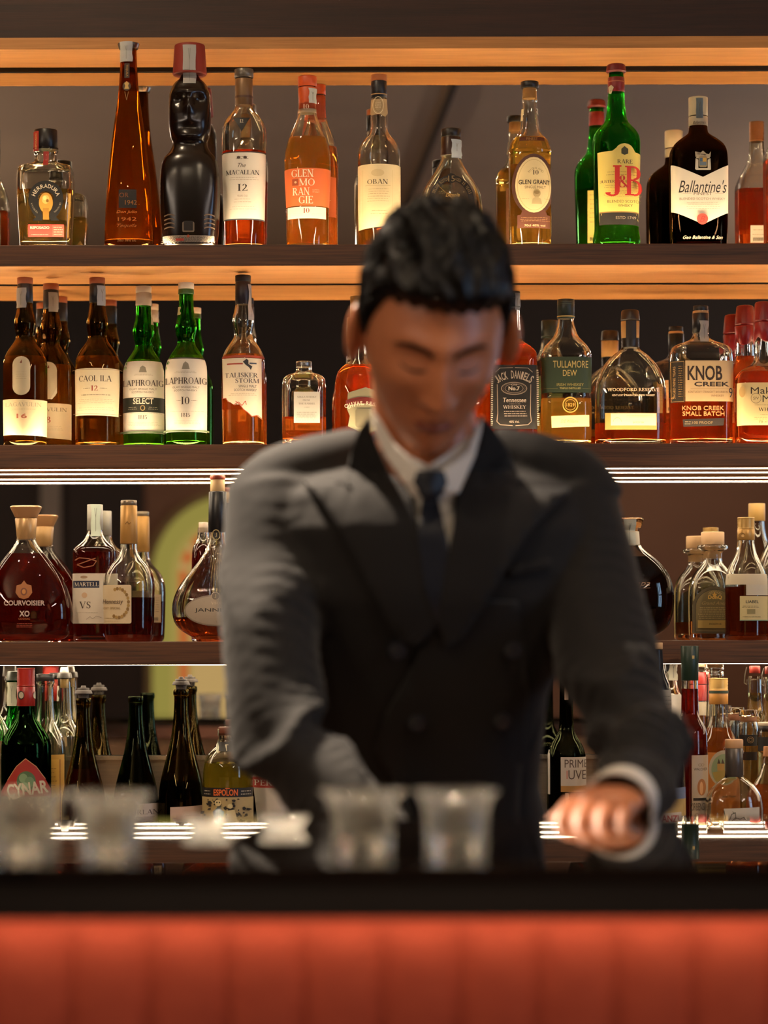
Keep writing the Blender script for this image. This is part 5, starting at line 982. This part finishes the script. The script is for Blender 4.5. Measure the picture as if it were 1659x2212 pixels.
# hair: swept, textured cap with volume on top
bm = bmesh.new(); rows = []; NU, NV = 128, 72
def hair_r(th, ph):
    u = Vector((math.sin(ph)*math.cos(th), math.sin(ph)*math.sin(th), math.cos(ph)))
    q = head_point(u.x, u.y*.98 if u.y > 0 else u.y, u.z); front = max(0, -u.y)
    if u.z < 0 and u.y > 0: q.y = u.y*.098*(1-.2*-u.z)
    th_ = .010+.026*max(0, u.z)**1.2+.014*max(0, u.z)*front*max(0, 1-abs(u.x)*1.1)
    side = max(0, abs(u.x)-.45)*.012
    f = noise.fractal(Vector((u.x*3.0+2, u.y*2.2, u.z*4.5)), 1, 2, 3)*.005*max(.15, u.z+.2)
    f += .004*math.sin(u.x*26+u.y*9+3*noise.noise(u*4))*max(0, u.z)
    return q+(u*.0 + Vector((u.x*(th_-side+f), u.y*(th_+f), u.z*(th_+f))))
def hairline(th):
    """polar angle (from the crown) at which hair stops, by azimuth; -y is the face"""
    fr = -math.sin(th); c = math.cos(th)
    if fr > 0: h = 1.02+.10*(1-fr)+.045*c*(fr)+.0
    else: h = 1.02
    if fr > .45: return h+.02*math.sin(th*23)
    if fr > .0: return 1.10+(.45-fr)/.45*.55
    return 1.65+.45*min(1, -fr*2)
for j in range(NV+1):
    R_ = []
    for i in range(NU):
        th = 2*PI*i/NU; ph = .02+(hairline(th)-.02)*j/NV; q = hair_r(th, ph)
        if j > NV-7:
            t = (j-(NV-7))/7; u = Vector((math.sin(ph)*math.cos(th), math.sin(ph)*math.sin(th), math.cos(ph))); q0 = head_point(u.x, u.y, u.z)*.985; q = q.lerp(q0, t*t*.98)
        R_.append(bm.verts.new(HM @ q))
    rows.append(R_)
for A, B_ in zip(rows, rows[1:]): bridge(bm, A, B_)
capf(bm, rows[0], rows[0][0].co.z)
hair = link('hair', bm, M_hair, man, smooth='smooth')
# fine strands over the cap so the quiff breaks up
bm = bmesh.new(); rl = random.Random(11)
for k in range(1500):
    th = rl.uniform(0, 2*PI); ph = math.acos(rl.uniform(.30, 1)); L_ = []; back_ = 1 if math.sin(th) > -.2 else -.55
    if math.sin(th) < -.3 and ph > .75: continue
    ln = rl.uniform(.12, .30); sw = rl.uniform(-.12, .12)+.15; h_ = rl.uniform(.0008, .0045)
    for j in range(5):
        t = j/4; q = hair_r(th+t*sw, min(1.5, max(.03, ph+t*ln*back_))); nrm = q.normalized(); L_.append((HM @ (q+nrm*(-.0008+h_*math.sin(t*PI*.8))), .00125*(1-t*.7)))
    tube(bm, L_, 4)
link('hair_locks', bm, M_hair, hair, smooth='smooth')

# ---- suit
def cloth(name, c1, c2, sheen=.0, rough=.8):
    m, nt, o = base_mat(name); N = nt.nodes.new; L = nt.links.new
    tc = N('ShaderNodeTexCoord'); n = N('ShaderNodeTexNoise'); n.inputs['Scale'].default_value = 420; L(tc.outputs['Object'], n.inputs['Vector'])
    n1 = N('ShaderNodeTexNoise'); n1.inputs['Scale'].default_value = 7; n1.inputs['Detail'].default_value = 3; L(tc.outputs['Object'], n1.inputs['Vector'])
    cr = N('ShaderNodeValToRGB'); cr.color_ramp.elements[0].color = srgb(c1); cr.color_ramp.elements[1].color = srgb(c2); L(n.outputs['Fac'], cr.inputs[0])
    b = pr(nt, (1, 1, 1, 1), rough); b.inputs['Specular IOR Level'].default_value = .25; b.inputs['Sheen Weight'].default_value = sheen; L(cr.outputs[0], b.inputs['Base Color'])
    bp = N('ShaderNodeBump'); bp.inputs['Strength'].default_value = .35; bp.inputs['Distance'].default_value = .006; L(n1.outputs['Fac'], bp.inputs['Height']); L(bp.outputs[0], b.inputs['Normal']); L(b.outputs[0], o.inputs[0]); return m
M_suit = cloth('charcoal_wool', '0c0a0a', '131010', .10); M_shirt = cloth('white_cotton', 'c8c4bc', 'd8d4cc', 0, .7); M_tie = cloth('navy_silk', '0c0f18', '141926', .1, .45)
bm = bmesh.new(); trunk(bm)
for s_, x in ((1, 1), (-1, -1)):   # padded shoulders
    a = P(922+s_*120, 985, 3.275); b_ = P(916+s_*300, 1062, 3.268); c_ = P(916+s_*335, 1112, 3.262)
    tube(bm, spline([(a, .040), ((a+b_)/2+Vector((0, 0, -.002)), .056), (b_, .060), (c_, .062)]), 20, up=Vector((0, 1, 0)))
def off(S_, g): return spline([(p, r*g) for p, r in S_[:-1]], 5)
tube(bm, off(SR, 1.14), 28); tube(bm, off(SL, 1.17), 28)
arms = [[p for p, r in spline(S_, 5)] for S_ in (SR, SL)]
def folds(v, n):
    d = noise.fractal(v*5.0, 1, 2, 2)*.004
    for si, A in enumerate(arms):
        # distance along the arm axis
        best = min(range(len(A)), key=lambda i: (A[i]-v).length_squared)
        dist = (A[best]-v).length
        if dist < .095:
            b2 = min(best, len(A)-2); sg = A[b2+1]-A[b2]; t = (b2+(v-A[b2]).dot(sg)/sg.length_squared)/len(A); ang = math.atan2((v-A[best]).z*.7+(v-A[best]).x, (v-A[best]).y)
            w = math.exp(-((t-.50)/.20)**2)+.35*math.exp(-((t-.16)/.10)**2)
            d += w*.0095*(1-abs(math.sin(t*13+2.0*math.cos(ang)+2.2*noise.noise(v*3.5)+si))**.9*2)*min(1, (.095-dist)/.03)
    # drag lines across the front of the buttoned jacket
    if v.y < 3.25: d += .0025*math.sin((v.x-.13)*38+(v.z-1.0)*26+2*noise.noise(v*5))*max(0, min(1, (1.42-v.z)/.25))
    return v+n*d
jacket = remeshed('jacket', bm, .0055, 7, M_suit, man, folds)
jacket['label'] = 'charcoal double breasted jacket with peak lapels'
# chest surface for lapels, shirt and tie: cast rays onto the finished jacket
from mathutils.bvhtree import BVHTree
jb = BVHTree.FromPolygons([v.co.copy() for v in jacket.data.vertices], [tuple(p.vertices) for p in jacket.data.polygons])
EYEP = Vector((0, 0, EYE))
def chest(px, py, lift):
    t = P(px, py, 3.12); d = (Vector((t.x, 3.12, t.z))-Vector((t.x, 2.2, t.z)))
    h = jb.ray_cast(Vector((t.x, 2.4, t.z)), Vector((0, 1, 0)))
    y = h[0].y if h[0] else 3.20
    y = min(y, 3.30)
    if py < 1040: y = min(y, 3.135+max(0, py-900)*.00012+abs(px-925)*.00035)
    return Vector((t.x, y-lift, t.z))
def garment(name, pts, mat, parent, lift, thick, step=14, fn=None):
    sh = Sheet(); sh.poly(pts, mat); o = sh.build(name, fn or chest, parent, step=step, off=lift, tomat=lambda c: c)
    so = o.modifiers.new('s', 'SOLIDIFY'); so.thickness = thick; so.offset = 0
    return o
def collar_fn(px, py, lift):
    t = P(px, py, 3.12); y = 3.102+.00034*abs(px-926)+.00010*max(0, 1000-py); return Vector((t.x, y-lift, t.z))
def shirt_fn(px, py, lift):
    a = collar_fn(px, py, lift-.008); b_ = chest(px, max(py, 1065), lift); k = max(0, min(1, (py-1000)/90)); a.y = a.y*(1-k)+b_.y*k; return a
shirt = garment('shirt_front', [(842, 945), (866, 1025), (893, 1080), (902, 1150), (920, 1260), (945, 1345), (965, 1260), (980, 1150), (986, 1080), (1004, 1010), (1020, 935), (990, 960), (925, 1010), (870, 975)], M_shirt, man, .004, .002, 8, shirt_fn)
cl = [(806, 882), (822, 905), (850, 955), (885, 992), (928, 1030), (903, 1064), (868, 1035), (835, 985), (812, 935)]
cr_ = [(1044, 895), (1040, 930), (1025, 985), (988, 1066), (962, 1066), (930, 1030), (975, 1003), (1008, 972), (1030, 925)]
garment('collar', cl, M_shirt, shirt, .006, .004, 8, collar_fn); garment('collar', cr_, M_shirt, shirt, .006, .004, 8, collar_fn)
tie = garment('tie', [(905, 1022), (950, 1022), (958, 1045), (946, 1072), (968, 1180), (972, 1290), (945, 1350), (915, 1270), (900, 1160), (914, 1072), (896, 1045)], M_tie, man, .012, .006, 8, shirt_fn)
garment('knot', [(903, 1020), (952, 1020), (960, 1045), (944, 1076), (914, 1076), (895, 1045)], M_tie, tie, .012, .010, 8, collar_fn)
lapL = [(800, 893), (806, 930), (838, 1010), (893, 1072), (900, 1130), (920, 1230), (945, 1320), (950, 1345), (905, 1392), (868, 1385), (835, 1335), (785, 1240), (735, 1145), (700, 1085), (655, 1032), (720, 1040), (762, 1052), (752, 1020), (765, 960), (782, 915)]
lapR = [(1046, 893), (1046, 930), (1016, 1000), (985, 1065), (980, 1130), (962, 1230), (950, 1310), (948, 1352), (965, 1400), (1000, 1375), (1045, 1310), (1105, 1210), (1160, 1130), (1240, 1052), (1165, 1050), (1120, 1058), (1130, 1020), (1105, 960), (1070, 915)]
panel = [(948, 1290), (975, 1295), (1120, 1300), (1150, 1500), (1140, 1790), (880, 1790), (852, 1690), (812, 1622), (838, 1545), (880, 1465), (915, 1395), (938, 1335)]
garment('front_panel', panel, M_suit, jacket, .006, .005, 22)
garment('lapel', lapL, M_suit, jacket, .011, .006); garment('lapel', lapR, M_suit, jacket, .013, .006)
garment('breast_pocket', [(1100, 1225), (1190, 1205), (1194, 1226), (1104, 1246)], M_suit, jacket, .007, .003)
for x, y in ((1112, 1405), (1095, 1560), (905, 1565), (860, 1405)):
    c = chest(x, y, .013); bm = bmesh.new(); lathe(bm, [(-.003, .010), (.0, .0115), (.002, .010), (.0025, .006)], 18)
    o = link('button', bm, paint('1c1d24', .22), jacket, smooth=True); o.location = c; o.rotation_euler.x = PI/2
# cuffs
def cuff(S_, name, i0, r, back_, fwd, mat, parent):
    p = S_[-1][0]; d = (S_[-1][0]-S_[-3][0]).normalized(); bm = bmesh.new(); R_ = []
    a = d.orthogonal().normalized(); b_ = d.cross(a)
    for t, rr in ((-back_, r*.96), (fwd*.5, r), (fwd, r*1.02), (fwd+.0015, r*.99), (fwd, r*.93), (0, r*.90), (-back_, r*.88)):
        R_.append([bm.verts.new(p+d*t+(a*math.cos(2*PI*k/28)+b_*math.sin(2*PI*k/28))*rr) for k in range(28)])
    for A, B_ in zip(R_, R_[1:]): bridge(bm, A, B_)
    return link(name, bm, mat, parent, smooth=True)
cuff(SR, 'shirt_cuff', 0, .0385, .03, .012, M_shirt, man); cuff(SL, 'shirt_cuff', 0, .0385, .03, .012, M_shirt, man)
# trousers and shoes
bm = bmesh.new(); hp = P(935, 2040, 3.41)
for s_ in (-1, 1):
    tube(bm, spline([(Vector((hp.x+s_*.065, hp.y, hp.z+.02)), .105), (Vector((hp.x+s_*.085, hp.y-.02, .72)), .092), (Vector((hp.x+s_*.095, hp.y-.03, .48)), .070), (Vector((hp.x+s_*.10, hp.y, .25)), .064), (Vector((hp.x+s_*.105, hp.y+.01, .09)), .060)]), 24)
remeshed('trousers', bm, .008, 4, M_suit, man)
for s_ in (-1, 1):
    bm = bmesh.new(); x = hp.x+s_*.11
    tube(bm, spline([(Vector((x, hp.y+.055, .045)), .036), (Vector((x, hp.y, .045)), .042), (Vector((x, hp.y-.09, .038)), .044), (Vector((x, hp.y-.17, .030)), .034)]), 18, up=Vector((1, 0, 0)), flat=.9)
    for v in bm.verts: v.co.z = max(v.co.z, .001)
    link('shoe', bm, paint('0f0b0a', .25), man, smooth=True)
# ------------------------------------------------------------------ things on the bar
M_cryst = glass('fbfaf6', 1.52, .10)
def tumbler(label, cx, D, hw_top, hw_bot, ytop, facets=18, smooth_=False, rowsn=4):
    X = P(cx, PY, D).x; o = empty('crystal_tumbler', (X, D, BAR+.0002), label, 'glass', 'glasses standing on the black bar top')
    sc = D/F; h = EYE+(PY-(ytop+ROLL*(cx-PX)))*sc-BAR; a, b = hw_top*sc, hw_bot*sc
    def rad(z):
        t = z/h; return b*(1+.10*t) if t < .74 else b*1.074+(a-b*1.074)*((t-.74)/.26)**1.3
    seg = facets*2; bm = bmesh.new(); R_ = []; zs = [0, .002]+[h*.06+h*.66*k/(rowsn*2) for k in range(rowsn*2+1)]+[h*.80, h*.88, h*.95, h]
    for i, z in enumerate(zs):
        cut = .10 if (2 <= i < 2+rowsn*2+1 and not smooth_) else 0
        R_.append([bm.verts.new((rad(z)*(1-(cut if (k+i) % 2 else 0))*math.cos(2*PI*k/seg), rad(z)*(1-(cut if (k+i) % 2 else 0))*math.sin(2*PI*k/seg), z)) for k in range(seg)])
    cv = bm.verts.new((0, 0, .0015))
    for k in range(seg): bm.faces.new((R_[0][(k+1) % seg], R_[0][k], cv))
    for i, (A, B_) in enumerate(zip(R_, R_[1:])):
        for k in range(seg):
            q = (A[k], A[(k+1) % seg], B_[(k+1) % seg], B_[k])
            if smooth_: bm.faces.new(q)
            elif (k+i) % 2: bm.faces.new((q[0], q[1], q[2])); bm.faces.new((q[0], q[2], q[3]))
            else: bm.faces.new((q[0], q[1], q[3])); bm.faces.new((q[1], q[2], q[3]))
    prev = R_[-1]
    for z in [h-.0005]+[h*t for t in (.95, .85, .74, .5, .3)]:
        rr = ring(bm, z, rad(z)*(.90 if z < h*.8 else .97)-.0018, rad(z)*(.90 if z < h*.8 else .97)-.0018, 2, seg); bridge(bm, prev, rr); prev = rr
    rr = ring(bm, .011, b*.80, b*.80, 2, seg); bridge(bm, prev, rr); cv = bm.verts.new((0, 0, .0095))
    for k in range(seg): bm.faces.new((rr[k], rr[(k+1) % seg], cv))
    g = link('glass_bowl', bm, M_cryst, o, smooth='keep')
    if smooth_:
        for p in g.data.polygons: p.use_smooth = True
    return o
tumbler('cut crystal tumbler with flared rim standing left of centre on the bar', 783, 2.33, 96, 64, 1706)
tumbler('cut crystal tumbler with flared rim, rightmost of the glasses on the bar', 984, 2.33, 92, 66, 1706)
tumbler('thin glass tumbler on the bar cut off by the left edge of the picture', 50, 2.30, 92, 74, 1712, 14, False, 3)
tumbler('thin glass tumbler standing second from the left on the bar', 238, 2.30, 92, 66, 1712, 14, False, 3)
def dish(label, cx, D):
    X = P(cx, PY, D).x; o = empty('glass_dish', (X, D, BAR+.0002), label, 'dish', 'small glass dishes lying on the black bar top'); bm = bmesh.new()
    prof = [(0, .017), (.0015, .018), (.006, .021), (.011, .024), (.0125, .0243), (.0125, .0228), (.008, .020), (.0045, .016), (.0035, .008)]
    R_ = [ring(bm, z, r, r, 2, 28) for z, r in prof]; cv = bm.verts.new((0, 0, .0005))
    for k in range(28): bm.faces.new((R_[0][(k+1) % 28], R_[0][k], cv))
    for A, B_ in zip(R_, R_[1:]): bridge(bm, A, B_)
    cv = bm.verts.new((0, 0, .0033))
    for k in range(28): bm.faces.new((R_[-1][k], R_[-1][(k+1) % 28], cv))
    g = link('glass_bowl', bm, M_cryst, o, smooth='keep')
    for p in g.data.polygons: p.use_smooth = True
dish('small clear glass dish lying near the left forearm on the bar', 612, 2.62)
dish('small clear glass dish lying between the left glasses and the forearm', 448, 2.60)

# ------------------------------------------------------------------ lights
def area(name, loc, target, size, power, col, sy=None, spread=None):
    l = bpy.data.lights.new(name, 'AREA'); l.energy = power; l.color = col; l.size = size
    if sy: l.shape = 'RECTANGLE'; l.size_y = sy
    if spread: l.spread = math.radians(spread)
    o = bpy.data.objects.new(name, l); COL.objects.link(o); o.location = loc
    o.rotation_euler = (Vector(target)-Vector(loc)).to_track_quat('-Z', 'Y').to_euler(); return o
def spot(name, loc, target, power, col, ang, blend=.6, rad=.03):
    l = bpy.data.lights.new(name, 'SPOT'); l.energy = power; l.color = col; l.spot_size = math.radians(ang); l.spot_blend = blend; l.shadow_soft_size = rad
    o = bpy.data.objects.new(name, l); COL.objects.link(o); o.location = loc
    o.rotation_euler = (Vector(target)-Vector(loc)).to_track_quat('-Z', 'Y').to_euler(); return o
WARM = (1, .72, .45); WARM2 = (1, .80, .60)
M_bulb = emit((1, .78, .52), 1500, 'downlight_glow')
def downlight(x, y, target, power, ang=70, col=WARM, label=''):
    o = empty('ceiling_downlight', (x, y, ZC), label, 'lamp', 'recessed downlights in the ceiling over the bar'); bm = bmesh.new()
    lathe(bm, [(-.004, .045), (-.004, .030)], 24, close=False); link('trim_ring', bm, paint('2a2420', .4), o)
    bm = bmesh.new(); lathe(bm, [(-.003, .021), (-.002, .021)], 24); link('lamp_glow', bm, M_bulb, o)
    spot('downlight_beam', (x, y, ZC-.02), target, power, col, ang)
downlight(-.55, 3.95, (-.10, 3.2, 1.46), 620, 27, WARM2, 'added unseen downlight giving rim light to the left shoulder of the bartender')  # added out of view as rim light for head and shoulder
downlight(.25, 2.6, (.33, 2.74, 1.1), 16, 26, WARM, 'recessed downlight over the right hand of the bartender')
downlight(-.45, 1.7, (-.12, 2.32, 1.1), 110, 26, WARM2, 'recessed downlight over the left glasses on the bar')
downlight(.40, 1.6, (.12, 2.33, 1.1), 120, 22, WARM2, 'recessed downlight over the middle glasses on the bar')
# LED strip under the bar nose that grazes the red tufted front
bm = bmesh.new(); box(bm, *lb((-1.6, 2.2, BF+.038, BF+.044, BAR-.040, BAR-.036))); link('led_strip', bm, emit((1, .64, .40), 16, 'bar_led'), bar)
downlight(-1.3, 2.0, (-.25, DF, 1.2), 110, 18, WARM, 'added unseen downlight far left brightening the low shelves')  # added out of view to lift the low shelf fronts
downlight(1.9, 1.6, (.85, DF, 1.25), 120, 16, WARM, 'added unseen downlight far right brightening the low shelves')  # likewise added, for the right end of the low shelves
area('daylight', (3.15, (WY0+WY1)/2, 1.7), (.3, 3.2, 1.4), .7, 5, (.50, .70, 1.0), 1.4)
area('ceiling_fill', (-2.6, .5, 2.6), (-1.5, .5, 3.0), 2.6, 42, (1, .80, .62), .1)  # pair of unseen fills added to brighten the ceiling in the mirror
area('ceiling_fill', (2.9, -.6, 2.6), (1.2, -.6, 3.0), 2.6, 32, (1, .86, .78), .1)
w = bpy.data.worlds.new('w'); SC.world = w; w.use_nodes = True
w.node_tree.nodes['Background'].inputs[0].default_value = (.02, .016, .013, 1); w.node_tree.nodes['Background'].inputs[1].default_value = .3

# ------------------------------------------------------------------ camera
cam = bpy.data.cameras.new('camera'); co = bpy.data.objects.new('camera', cam); COL.objects.link(co); SC.camera = co
cam.sensor_fit = 'HORIZONTAL'; cam.sensor_width = 24; cam.lens = 24*F/1659
cam.shift_x = (829.5-PX)/1659; cam.shift_y = (PY-1106)/1659
co.location = (0, 0, EYE); co.rotation_euler = (PI/2, 0, 0)
co.rotation_euler = (Matrix.Rotation(ROLL, 3, 'Y') @ Matrix.Rotation(PI/2, 3, 'X')).to_euler()
cam.clip_start = .05; cam.dof.use_dof = True; cam.dof.focus_distance = 4.60; cam.dof.aperture_fstop = 2.75
vs = SC.view_settings; vs.view_transform = 'Standard'; vs.look = 'None'; vs.gamma = 1; vs.use_curve_mapping = False; vs.exposure = 0
cy = SC.cycles
cy.max_bounces = 18; cy.transmission_bounces = 16; cy.glossy_bounces = 8; cy.diffuse_bounces = 4; cy.transparent_max_bounces = 16
cy.caustics_reflective = True; cy.caustics_refractive = True; cy.blur_glossy = .3; cy.sample_clamp_indirect = 500; cy.sample_clamp_direct = 0
cy.use_denoising = True
try: cy.denoiser = 'OPENIMAGEDENOISE'; cy.denoising_input_passes = 'RGB_ALBEDO_NORMAL'
except Exception: pass
